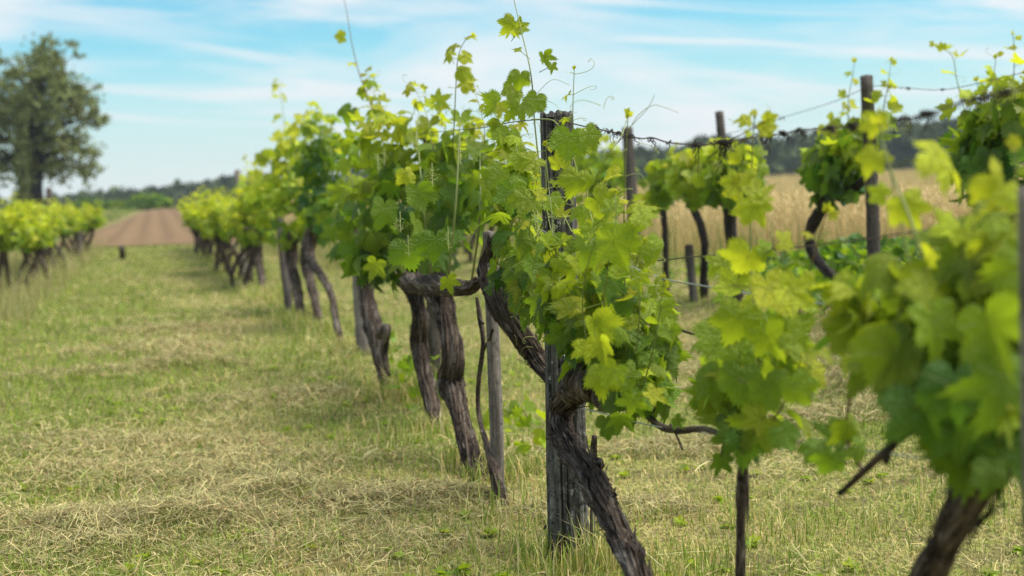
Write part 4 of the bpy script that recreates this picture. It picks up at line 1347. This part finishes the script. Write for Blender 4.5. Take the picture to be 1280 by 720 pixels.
v.leaves_px([(1168, 192, 80, -20, .98, -.08, .8), (1245, 225, 62, -50, .98, -.06, .7), (1095, 150, 40, -90, .9, -.05), (1093, 195, 44, -120, .9, -.05), (1130, 255, 56, -70, .9, -.05), (1150, 505, 110, -75, .12, -.16), (1190, 480, 100, -100, .10, -.15), (1120, 440, 90, -120, .5, -.14), (1165, 400, 90, -80, .55, -.14), (1235, 400, 110, -70, .45, -.14), (1255, 470, 110, -100, .34, -.12), (1100, 460, 80, -160, .5, -.12), (1070, 420, 70, -140, .55, -.1),
             (1205, 540, 80, -90, .15, -.12), (1110, 330, 70, -160, .62, -.10, .8), (1155, 350, 90, -30, .74, -.10, .8), (1050, 545, 50, -140, .25, -.03), (1065, 530, 46, -60, .66, -.03), (1040, 570, 46, -110, .3, -.03), (1075, 560, 40, -40, .45, -.03), (1060, 460, 34, 100, .8, -.03), (1022, 560, 40, 170, .3, -.03), (1260, 250, 46, 60, .9, -.04), (1215, 300, 60, 30, .9, -.04), (1240, 590, 60, -95, .25, -.1)], 0.0, .95)
v.shoot([(1180, 440, -.04), (1160, 350, -.06), (1140, 280, -.06), (1118, 225, -.06), (1104, 180, -.06), (1098, 140, -.06)], .05, .0042, own=True, start=.5, spacing=.1, age0=.85, prob=.3)
v.shoot([(1170, 440, -.03), (1140, 340, -.03), (1122, 260, -.03), (1110, 200, -.03)], .05, .0035, own=True, start=.6, spacing=.1, age0=.85, prob=.3)
v.shoot([(1230, 420, 0), (1228, 340, 0), (1225, 290, 0), (1218, 240, 0)], .07, .0038, start=.4, spacing=.09, age0=.75)
v.shoot([(1250, 400, 0), (1262, 300, 0), (1270, 230, 0), (1268, 180, 0)], .07, .0038, start=.3, spacing=.09, age0=.7)
v.finish()
stake('grey stake at the right edge of the photo behind the close blurred vine', [(1288, 760, 15), (1285, 560, 15), (1282, 400, 15), (1279, 235, 14)], M_STAKE, None, -.16, seed=3)

# ---- stakes and vines going away from the post along the main row
stake('thin straight grey-brown stake with a bare cane at its foot, left of the thick post', [(622, 598, 18), (620, 520, 18), (616, 420, 17), (613, 350, 17), (611, 290, 16)], M_STAKE, None, seed=5)
P, r = path_px([(620, 596, 16, -.02), (611, 565, 9, -.03), (599, 520, 6, -.02), (598, 480, 6, -.02), (604, 430, 6, -.02), (600, 398, 7, -.02), (596, 372, 4, -.02)], 0)
P, r = drop(P, r)
mb = MB()
tube(mb, P, r, 12, 6, .18, 3)
for sp_ in ([(603, 440), (611, 425), (616, 412)], [(604, 404), (599, 396), (597, 384)]):
    Pq, rq = path_px([(x_, y_, 4, -.02) for x_, y_ in sp_], 0)
    tube(mb, Pq, rq, 6, 3)
o = mb.build('vine_sapling', M_BARK, None, origin=[P[0][0], P[0][1], tz(P[0][0], P[0][1])])
tag(o, 'bare leafless brown vine cane rising at the foot of the thin grey-brown stake', 'vine')

# second vine: two trunks crossing under one dense round canopy
v = Vine('full round leafy vine on two thick dark trunks, left of the thin grey-brown stake', ground_pt(575, 560), lod=0)
P, r = path_px([(590, 574, 25), (580, 540, 23), (570, 500, 26), (563, 478, 31), (566, 455, 26), (563, 425, 25), (556, 395, 26), (550, 370, 31), (545, 350, 33)], 0)
P, r = drop(P, r, 1.15)
v.trunk(P, r, 'trunk', 84, .15, .17, 60, 13, 18, [(P[4] + np.array([.0, -.02, 0]), .07)])
q0 = ground_pt(545, 537)
so = srow(q0[0], q0[1])
P, r = path_px([(545, 537, 19), (540, 505, 18), (530, 465, 19), (524, 430, 21), (525, 400, 19), (520, 375, 19), (512, 355, 19)], so)
P, r = drop(P, r, 1.15)
v.trunk(P, r, 'trunk', 72, .15, .17, 40, 17, 16)
P, r = path_px([(510, 352, 23, -.02), (540, 356, 27, -.03), (570, 360, 22, -.03), (590, 358, 19, -.02), (600, 348, 10, 0)], 0)
v.trunk(P, r, 'arm', 32, .22, .14, 20, 19, 8)
P, r = path_px([(505, 352, 18), (480, 335, 15), (455, 310, 11), (440, 280, 7)], 0, .1)
v.trunk(P, r, 'arm', 24, .2, .1, 0, 21, 8)
for e in [[(540, 350), (530, 260), (520, 150)], [(560, 350), (570, 250), (575, 150)], [(510, 350), (480, 270), (470, 170)], [(590, 350), (600, 270), (600, 200)], [(500, 350), (450, 270), (435, 190)]]:
    v.inner([PS(x_, y_, rng.uniform(-.1, .1)) for x_, y_ in e], .006)
S2 = .1
v.blob(515, 268, 86, 84, 190, .094, .36, S2, age=.27, face=.2)
v.blob(515, 180, 86, 46, 95, .088, .30, S2, age=.66, face=.15)
v.blob(462, 225, 48, 80, 50, .088, .24, S2, age=.40, face=.15)
v.blob(575, 230, 45, 80, 66, .088, .26, S2, age=.34, face=.15)
v.blob(500, 320, 62, 32, 56, .098, .24, 0, age=.22, face=.4)
v.shoot([(500, 260, .0), (482, 190, 0), (465, 135, 0), (450, 95, 0), (440, 55, 0), (434, 18, 0), (428, -10, 0)], .09, .0052, own=True, start=.35, spacing=.14, age0=.55, age1=.85, prob=.3, mat=M_CANE_RED, side=nrm(np.array([1, -.2, 0])))
v.shoot([(565, 200, .05), (568, 150, .05), (570, 105, .05), (573, 70, .05), (583, 48, .05), (592, 44, .05)], .075, .0032, own=True, start=.4, spacing=.11, age0=.72, prob=.6)
v.shoot([(490, 200, .05), (480, 160, .05), (470, 125, .05), (458, 88, .05)], .08, .003, start=.4, spacing=.09, age0=.65)
v.shoot([(540, 190, .05), (535, 150, .05), (522, 118, .05), (512, 104, .05)], .07, .0028, start=.4, spacing=.08, age0=.7)
v.shoot([(600, 210, .1), (606, 170, .1), (600, 135, .1), (592, 112, .1)], .07, .0028, start=.3, spacing=.09, age0=.7)
v.shoot([(440, 260, .1), (428, 210, .1), (424, 175, .1)], .09, .0028, start=.3, spacing=.1, age0=.6)
v.leaves_px([(437, 140, 40, -120, .3, .0), (428, 46, 20, 180, .85, 0), (563, 68, 22, 150, .82, .05), (575, 88, 30, -15, .8, .05), (548, 127, 32, 30, .75, .05), (508, 216, 34, -70, .85, -.3), (522, 240, 50, -80, .3, -.3), (480, 260, 56, -100, .25, -.28), (545, 300, 56, -90, .2, -.28), (510, 310, 60, -80, .22, -.3), (455, 300, 50, -120, .5, -.2), (470, 330, 40, -110, .6, -.2), (560, 350, 34, -80, .6, -.2), (430, 240, 44, -140, .5, -.1), (610, 230, 50, -60, .55, -.05)])
v.flowers([(510, 300, -.3), (500, 270, -.3), (560, 290, -.25), (540, 210, -.28), (575, 180, -.2), (480, 190, -.2), (520, 170, -.2)])
v.finish()
stake('grey lichened stake half hidden behind the two crossing trunks', [(545, 500, 18), (543, 440, 18), (541, 370, 18), (538, 300, 17), (536, 165, 16)], M_STAKE_DARK, None, .35, seed=8)

# third vine
q0 = ground_pt(487, 498)
so = srow(q0[0], q0[1])
v = Vine('vine with a single dark trunk leaning left beside the pale grey stake', q0, lod=0)
P, r = path_px([(487, 498, 10), (478, 460, 16), (472, 425, 24), (462, 390, 21), (457, 360, 22), (456, 335, 21), (452, 300, 13)], so)
P, r = drop(P, r, 1.2)
v.trunk(P, r, 'trunk', 32, .18, .14, 16, 23, 9)
P, r = path_px([(474, 420, 10, -.02), (484, 410, 12, -.03), (480, 440, 10, -.04), (486, 470, 6, -.03)], so)
v.trunk(P, r, 'bark_strip', 12, .2, .1, 0, 24, 6)
v.blob(448, 278, 36, 56, 70, .10, .34, so + .05, age=.40)
v.blob(470, 320, 34, 28, 34, .10, .25, so, age=.28)
v.finish()
q0 = ground_pt(456, 444)
stake('pale grey stake behind the single leaning trunk', [(456, 444, 20), (452, 390, 20), (449, 330, 20), (446, 250, 18)], M_STAKE, None, srow(q0[0], q0[1]), seed=9)

# fourth group: a vine on two crossing legs, and its neighbour
q0 = ground_pt(428, 431)
so = srow(q0[0], q0[1])
v = Vine('vine on two crossing legs under dark green leaves, just left of the pale grey stake', q0, lod=1)
P, r = path_px([(427, 431, 11), (420, 400, 10), (414, 368, 10), (402, 345, 11), (388, 325, 14), (384, 300, 17)], so)
P, r = drop(P, r, 1.2)
v.trunk(P, r, 'trunk', 18, .2, .12, 0, 31)
P, r = path_px([(402, 414, 10), (396, 385, 11), (388, 350, 14), (382, 325, 17), (388, 300, 20), (396, 280, 20), (404, 262, 14)], so + .1)
P, r = drop(P, r, 1.2)
v.trunk(P, r, 'trunk', 18, .2, .12, 0, 33)
v.blob(404, 215, 30, 66, 130, .11, .42, so + .1, age=.22)
v.blob(412, 270, 26, 30, 40, .105, .3, so + .1, age=.16)
v.blob(395, 172, 28, 40, 46, .10, .3, so, age=.42)
v.shoot([(402, 190, so), (400, 160, so), (396, 135, so)], .1, .003, start=.3, spacing=.1, age0=.6)
v.shoot([(385, 190, so), (376, 160, so), (384, 140, so)], .1, .003, start=.3, spacing=.1, age0=.6)
v.finish()
q0 = ground_pt(376, 396)
so = srow(q0[0], q0[1])
v = Vine('tall bright vine on a thick dark trunk, left of the one on crossing legs', q0, lod=1)
P, r = path_px([(377, 396, 10), (372, 365, 14), (366, 335, 15), (364, 310, 19), (366, 292, 15)], so)
P, r = drop(P, r, 1.2)
v.trunk(P, r, 'trunk', 16, .2, .12, 0, 35)
P, r = path_px([(362, 390, 8), (360, 360, 9), (358, 330, 11), (358, 305, 14)], so)
P, r = drop(P, r, 1.2)
v.trunk(P, r, 'trunk', 14, .2, .12, 0, 37)
v.blob(365, 255, 36, 48, 130, .115, .45, so, age=.55)
v.blob(360, 205, 30, 45, 70, .11, .4, so, age=.72)
v.shoot([(362, 220, so), (358, 180, so), (354, 140, so), (350, 112, so), (345, 100, so)], .12, .005, own=True, start=.2, spacing=.17, age0=.7, prob=.9)
v.shoot([(370, 210, so), (374, 170, so), (372, 145, so)], .11, .004, start=.3, spacing=.13, age0=.7)
v.finish()
stake('dark stake top showing above the tall bright vine', [(362, 392, 11), (352, 300, 11), (344, 192, 11)], M_STAKE_DARK, None, srow(*ground_pt(364, 392)[:2]), seed=11)
q0 = ground_pt(330, 366)
so = srow(q0[0], q0[1])
v = Vine('vine on a single leaning trunk with open gap below it, before the far end cluster', q0, lod=1)
P, r = path_px([(330, 366, 8), (325, 340, 10), (319, 315, 11), (313, 298, 12), (310, 285, 10)], so)
P, r = drop(P, r, 1.2)
v.trunk(P, r, 'trunk', 14, .2, .12, 0, 41)
v.blob(318, 262, 30, 36, 120, .12, .5, so, age=.62)
v.blob(322, 235, 24, 28, 44, .12, .4, so, age=.72)
v.shoot([(312, 250, so), (308, 215, so), (306, 196, so)], .12, .004, start=.3, spacing=.15, age0=.75)
v.shoot([(330, 250, so), (328, 220, so), (324, 200, so)], .12, .004, start=.3, spacing=.15, age0=.75)
v.finish()
stake('pale blurred stake beside the single leaning trunk, toward the end of the row', [(307, 346, 9), (304, 310, 9), (301, 260, 8), (297, 214, 8)], M_STAKE, None, srow(*ground_pt(307, 346)[:2]), seed=13)

# ---- far vines: a few kinds, copied
def far_vine(name, label, group, kind):
    v = Vine(label, (0, 0, 0), group, lod=1, split=False)
    h = .80
    rs = np.random.default_rng(100 + kind)
    leans = [(.25, -.1), (-.2, .15), (.12, .25), (-.3, -.1)][kind]
    P = [np.array([0, 0, -.08]), np.array([leans[0] * .2, leans[1] * .2, .22]), np.array([leans[0] * .7, leans[1] * .6, .5]), np.array([leans[0], leans[1], h]), np.array([leans[0] * .9, leans[1], h + .2])]
    v.trunk(P, [.05, .04, .042, .052, .04], 'trunk', 12, .2, .12, 0, kind + 50, 5)
    if kind in (1, 2):
        P = [np.array([.22, .12, -.08]), np.array([.18, .1, .3]), np.array([leans[0] * .9 + .05, leans[1], h - .05])]
        v.trunk(P, [.045, .04, .05], 'trunk', 10, .2, .12, 0, kind + 60, 5)
    for sg in (-1, 1):
        P = [np.array([leans[0], leans[1], h]), np.array([leans[0] * .7, leans[1] + sg * .3, h + .14]), np.array([0, leans[1] * .5 + sg * .55, h + .16])]
        v.trunk(P, [.05, .035, .02], 'arm', 8, .2, .1, 0, kind + 70, 4)
    c = np.array([leans[0] * .6, leans[1] * .5, h + .20])
    blob_leaves(v.leaf, v.pet, c, (.38, .62, .28), 190, .105, .64, 1, age_up=.5)
    blob_leaves(v.leaf, v.pet, c + np.array([0, .15, .18]), (.3, .45, .20), 60, .10, .82, 1, age_up=.4)
    for k in range(5):
        b_ = c + np.array([rs.normal(0, .2), rs.normal(0, .35), .12])
        e_ = b_ + np.array([rs.normal(0, .14), rs.normal(0, .14), rs.uniform(.22, .42)])
        shoot(v.leaf, v.stem, v.ten, [b_, (b_ + e_) / 2 + rs.normal(0, .04, 3), e_], .004, .10, 1, .12, .65, 1.0, .2)
    return v.finish()
def place(proto, first, loc, rz, sc, label, group):
    if first:
        r_ = proto
    else:
        r_ = proto.copy()
        COL.objects.link(r_)
        for ch in proto.children:
            c_ = ch.copy()
            COL.objects.link(c_)
            c_.parent = r_
    r_.location = loc
    r_.rotation_euler = (0, 0, rz)
    r_.scale = (sc, sc, sc)
    r_['label'], r_['group'] = label, group
    return r_
protos = [far_vine('grapevine', 'vine', 'far vines', k) for k in range(4)]
used = set()
rs = np.random.default_rng(5)
def row_point(s, along):             # along = metres from the thick post
    p = ROW_PT + RN * s + RD * along
    return p[0], p[1]
GF = 'blurred vines in the far end cluster of the main row'
al = 16.4
i = 0
while al < 37.5:
    x_, y_ = row_point(rs.normal(-.05, .08), al)
    k = i % 4
    place(protos[k], k not in used, (x_, y_, tz(x_, y_)), math.atan(K) + rs.choice([0, math.pi]) + rs.normal(0, .2), rs.uniform(.88, 1.04), 'one of the blurred leafy vines crowding the far end of the main row', GF)
    used.add(k)
    al += rs.uniform(.8, 1.05)
    i += 1
GL = 'vines of the left row below the big tree'
al = 18.6
i = 0
n_left = 0
while al < 40.0:
    x_, y_ = row_point(ROW3_S + .2 * (al > 30) + rs.normal(0, .08), al)
    k = (i + 2) % 4
    if i != 11:
        place(protos[k], k not in used, (x_, y_, tz(x_, y_)), math.atan(K) + rs.choice([0, math.pi]) + rs.normal(0, .2), rs.uniform(.84, 1.0), 'one of the blurred bright green vines in the left row below the big tree', GL)
    al += rs.uniform(1.0, 1.45)
    i += 1
# stakes of the left row
for (px, yt, yb, wd, lab) in [(62, 236, 330, 8, 'dark stake standing in the left vine row right of the big tree trunk'), (99, 262, 322, 7, 'dark stake in the left vine row next to its last vine'), (153, 310, 326, 8, 'short dark stump at the end of the left vine row by the ploughed field')]:
    q_ = ground_pt(px, yb)
    so = srow(q_[0], q_[1])
    stake(lab, [(px + 1, yb, wd), (px, (yt + yb) / 2, wd), (px - 1, yt, wd)], M_STAKE_DARK, None, so)

# ---- second row, to the right
S = ROW2_S
def v2(label, trunks, blobs, shoots, arms=(), leaf=.105, cane=None):
    P0, r0 = drop(*path_px(trunks[0], S))
    v = Vine(label, [P0[0][0], P0[0][1], tz(P0[0][0], P0[0][1])], 'vines of the second row', lod=1, bark=M_BARK_DARK)
    for k, tsp in enumerate(trunks):
        P_, r_ = drop(*path_px(tsp, S + .06 * k), 1.15)
        v.trunk(P_, r_, 'trunk', 16, .18, .12, 0, 80 + k)
    for tsp in arms:
        P_, r_ = path_px(tsp, S)
        v.trunk(P_, r_, 'arm', 12, .18, .1, 0, 90)
    for (px, py, rx, ry, n, age) in blobs:
        v.blob(px, py, rx, ry, n, leaf, .4, S, age=age)
    for sp_ in shoots:
        v.shoot([(e[0], e[1], S) for e in sp_], leaf * .95, .0045, start=.12, spacing=.12, age0=.62, age1=1.0)
    return v.finish()
v2('second row vine at the right edge with dark forked wood under tall shoots', [[(1252, 372, 16), (1250, 320, 16), (1247, 285, 18), (1245, 262, 22), (1240, 235, 22), (1232, 205, 15), (1226, 178, 12)]],
   [(1240, 195, 42, 62, 130, .24), (1255, 140, 36, 45, 60, .52), (1222, 215, 28, 34, 30, .3)], [[(1235, 170), (1240, 130), (1242, 100), (1245, 70)], [(1262, 150), (1266, 110), (1268, 70), (1266, 42)], [(1215, 180), (1206, 140), (1196, 100), (1190, 70), (1170, 56)], [(1270, 150), (1278, 120), (1282, 90)], [(1225, 160), (1226, 125), (1220, 100)]], [[(1245, 262, 18), (1262, 250, 16), (1285, 240, 12)], [(1245, 265, 14), (1230, 250, 12), (1222, 240, 8)]])
v2('second row vine on a bent bow-shaped dark trunk, left of the tall second row post', [[(1070, 376, 13), (1050, 352, 13), (1030, 335, 13), (1016, 315, 14), (1012, 295, 14), (1020, 272, 15), (1032, 254, 18), (1042, 240, 18)]],
   [(1046, 212, 32, 40, 120, .22), (1040, 190, 28, 28, 40, .5), (1068, 185, 22, 40, 40, .4)], [[(1062, 200), (1060, 150), (1061, 120), (1066, 95), (1068, 75)], [(1098, 190), (1104, 140), (1110, 105), (1114, 75)], [(1100, 170), (1106, 125), (1112, 108)], [(1045, 180), (1050, 150), (1055, 130)]], [[(1042, 245, 14), (1066, 236, 12), (1084, 222, 8)]])
v2('second row vine with a slim trunk curving right, beside the dark cut stump', [[(880, 340, 10), (880, 300, 11), (872, 272, 11), (860, 250, 10), (852, 235, 10)]],
   [(872, 222, 38, 34, 100, .56), (900, 215, 34, 30, 56, .50), (850, 205, 24, 26, 36, .72)], [[(850, 200), (846, 180)], [(890, 200), (896, 182)]])
v2('second row vine directly behind the dried tendrils, on a thick dark trunk', [[(916, 318, 16), (913, 285, 16), (911, 255, 18), (908, 235, 16)]],
   [(925, 215, 30, 34, 66, .46), (905, 205, 26, 26, 40, .6)], [[(925, 200), (930, 180), (932, 165)], [(905, 195), (900, 175)]])
v2('second row vine with its trunk thin and upright, seen just right of the focused vine', [[(832, 322, 8), (831, 290, 8), (829, 262, 9), (828, 240, 9)]],
   [(832, 225, 26, 28, 70, .5), (815, 252, 18, 12, 20, .6)], [[(836, 210), (838, 190)]])
v2('second row vine seen between the focused vine leaves and the thick dark post', [[(762, 330, 12), (765, 290, 12), (762, 255, 14), (758, 235, 12)]],
   [(752, 205, 34, 36, 90, .5), (725, 215, 30, 34, 56, .5)], [[(745, 190), (742, 160)]])
for i, (px, py) in enumerate([(640, 232), (600, 236), (566, 238), (538, 240), (514, 241)]):
    q_ = PS(px, py, S)
    place(protos[i % 4], False, (q_[0], q_[1], tz(q_[0], q_[1])), math.atan(K) + i * 3.1, .95, 'one of the second row vines hidden behind the round leafy vine of the main row', 'second row vines behind the main row')
stake('tall dark post of the second row with leaves on both sides of its top', [(1098, 375, 17), (1093, 330, 17), (1090, 240, 17), (1083, 95, 16)], M_STAKE_DARK, None, S - .05, seed=21)
stake('dark leaning second row post with its top above the largest mat of dried tendrils', [(918, 320, 13), (913, 270, 13), (906, 210, 12), (899, 140, 11)], M_STAKE_DARK, None, S + .1, seed=22)
stake('wide dark post seen just right of the focused shoot, behind the main row', [(796, 330, 16), (793, 290, 16), (789, 230, 15), (784, 160, 14)], M_STAKE_DARK, None, S + .05, seed=23)
stake('short dark cut stump between two second row trunks', [(864, 342, 11), (862, 322, 11), (861, 306, 11)], M_STAKE_DARK, None, S - .15, name='stump', seed=24)

# ---- wires
def wire(label, pts, rad, mat, plane=0.0, twist=False, group='wires of the main row'):
    P_ = [PS(e[0], e[1], plane + (e[2] if len(e) > 2 else 0)) for e in pts]
    mb = MB()
    tube(mb, P_, [rad] * len(P_), 6, 14)
    o = mb.build('trellis_wire', mat, None, origin=P_[0])
    return tag(o, label, 'wire', group), smooth_path(P_, 40)
_, WT = wire('top wire from the thick post hung with dried tendrils', [(440, 176, .12), (545, 165, .10), (600, 160, .08), (645, 152, .0), (690, 150, -.075), (735, 159, -.06), (770, 166, -.05), (800, 173, -.03), (815, 172), (835, 178), (870, 181), (905, 178), (960, 170), (1010, 163), (1062, 158), (1105, 154), (1150, 146), (1195, 130), (1240, 120), (1330, 98)], .0021, M_WIRE_RUST)
wire('silvery galvanised middle wire sagging across the young vine', [(678, 288, -.07), (690, 294, -.075), (712, 297, -.075), (735, 304, -.06), (765, 320, -.05), (800, 338, -.03), (835, 350), (870, 356), (930, 366), (990, 376), (1062, 383), (1180, 400), (1330, 420)], .0021, M_WIRE)
wire('dark middle wire rising to the right behind the young vine', [(650, 352, .075), (690, 343, .075), (767, 333, .07), (830, 325, .06), (880, 320, .05), (930, 316, .05), (1015, 307, .05), (1087, 298, .05), (1214, 279, .05), (1330, 262, .05)], .0019, M_WIRE_RUST)
wire('low wire running from the trunk of the focused vine to the young vine', [(728, 511, -.13), (752, 516, -.12), (780, 524, -.08), (815, 532, -.04), (870, 540), (930, 546), (1060, 560), (1330, 600)], .0019, M_WIRE)
wire('high wire of the second row with dried tendrils in front of the sky', [(800, 190), (880, 173), (940, 160), (975, 148), (1040, 128), (1090, 108), (1130, 110), (1180, 112), (1240, 100), (1320, 80)], .0022, M_WIRE_RUST, S - .1, group=None)
wire('thin wire tying the round leafy vine to the thin grey-brown stake', [(500, 352, -.1), (545, 357, -.12), (575, 353, -.1), (612, 351, -.05)], .002, M_WIRE_RUST)
# wire end twisted round the post head
mb = MB()
Pp = PS(705, 470)
pts_ = [PS(703, 432, -.07), PS(706, 448, -.075), PS(709, 462, -.075), PS(708, 474, -.075)]
tube(mb, pts_, [.0016] * 4, 5, 6)
tag(mb.build('wire_end', M_WIRE, None, origin=pts_[0]), 'short loose end of wire on the face of the thick post above the trunk', 'wire')

# ---- dried tendrils clinging to the wires
def dried(label, x0, x1, yfun, plane, n, drop_px, dark=1.0, group='clumps of dried tendrils on the wires'):
    mb = MB()
    org = None
    clus = rng.uniform(x0, x1, max(1, n // 6))
    for k in range(int(n * .75)):
        px = float(np.clip(rng.choice(clus) + rng.normal(0, max(1.5, (x1 - x0) * .05)), x0, x1))
        p = PS(px, yfun(px), plane)
        if org is None:
            org = p
        m = p[1] / FPX
        L_ = drop_px * m * rng.uniform(.35, 1.1)
        # a loop round the wire, then a hanging curl
        rr_ = rng.uniform(.003, .007)
        pts_ = []
        a0 = rng.uniform(0, 6.28)
        for j in range(6):
            aa = a0 + j * 1.1
            pts_.append(p + np.array([(j - 3) * .003, rr_ * math.cos(aa), rr_ * math.sin(aa)]))
        c = pts_[-1]
        dx = rng.normal(0, .35)
        for j in range(4):
            c = c + np.array([dx * L_ / 4 + rng.normal(0, .004), rng.normal(0, .004), -L_ / 4 * (1 if rng.uniform() < .85 else -.6)])
            pts_.append(c)
        tube(mb, pts_, np.linspace(.0017, .0008, len(pts_)) * rng.uniform(.6, 1.3), 5, 3)
    o = mb.build('dried_tendrils', M_DRY, None, origin=org)
    return tag(o, label, 'dried tendrils', group)
WX = np.array([PS_ for PS_ in [735, 770, 800, 835, 870, 905, 960, 1010, 1062, 1105, 1150, 1195, 1240, 1330]], float)
WY = np.array([159, 166, 173, 178, 181, 178, 170, 163, 158, 154, 146, 130, 120, 98], float)
wy = lambda x_: float(np.interp(x_, WX, WY))
dried('thick knot of dried tendrils hanging on the top wire nearest the thick post', 731, 750, wy, -.055, 16, 20)
dried('round dried knot with one trailing tail, second from the thick post on the top wire', 756, 763, wy, -.05, 6, 14)
dried('bent dried tendrils on the top wire just left of the tall focused shoot', 768, 782, wy, -.045, 10, 10)
dried('dried tendrils on the top wire just right of the tall focused shoot', 788, 800, wy, -.035, 8, 12)
dried('small curled dried tendril alone on the wire with a drooping thread', 809, 814, wy, -.02, 4, 12)
dried('single thin dried thread hanging on the bare stretch of the top wire', 836, 840, wy, 0, 2, 26)
dried('largest hanging mat of dried tendrils on the top wire, beside the young vine', 868, 922, wy, 0, 52, 38)
dried('dried tendrils on the top wire just right of the young vine shoot', 946, 984, wy, 0, 24, 20)
dried('small hooked dried knot on the top wire between young vine and tall post', 999, 1008, wy, 0, 6, 10)
dried('sparse dried tendrils on the top wire left of the tall second row post', 1018, 1068, wy, 0, 16, 8)
dried('bushy blurred dried tendrils on the top wire right of the tall post', 1118, 1165, wy, 0, 30, 24)
dried('blurred dried tendrils on the top wire near the right edge', 1185, 1275, wy, 0, 30, 16)
WX2 = [800, 880, 940, 975, 1040, 1090, 1130, 1180, 1240, 1320]
WY2 = [190, 173, 160, 148, 128, 108, 110, 112, 100, 80]
wy2 = lambda x_: float(np.interp(x_, WX2, WY2))
dried('blurred dried tendrils on the high second row wire, right of the tall post top', 1118, 1142, wy2, S - .1, 14, 4)
dried('tiny blurred dried knot on the high second row wire against the sky', 1170, 1180, wy2, S - .1, 8, 4)
dried('faint dried knot on the high second row wire left of the tall post', 968, 984, wy2, S - .1, 10, 4)
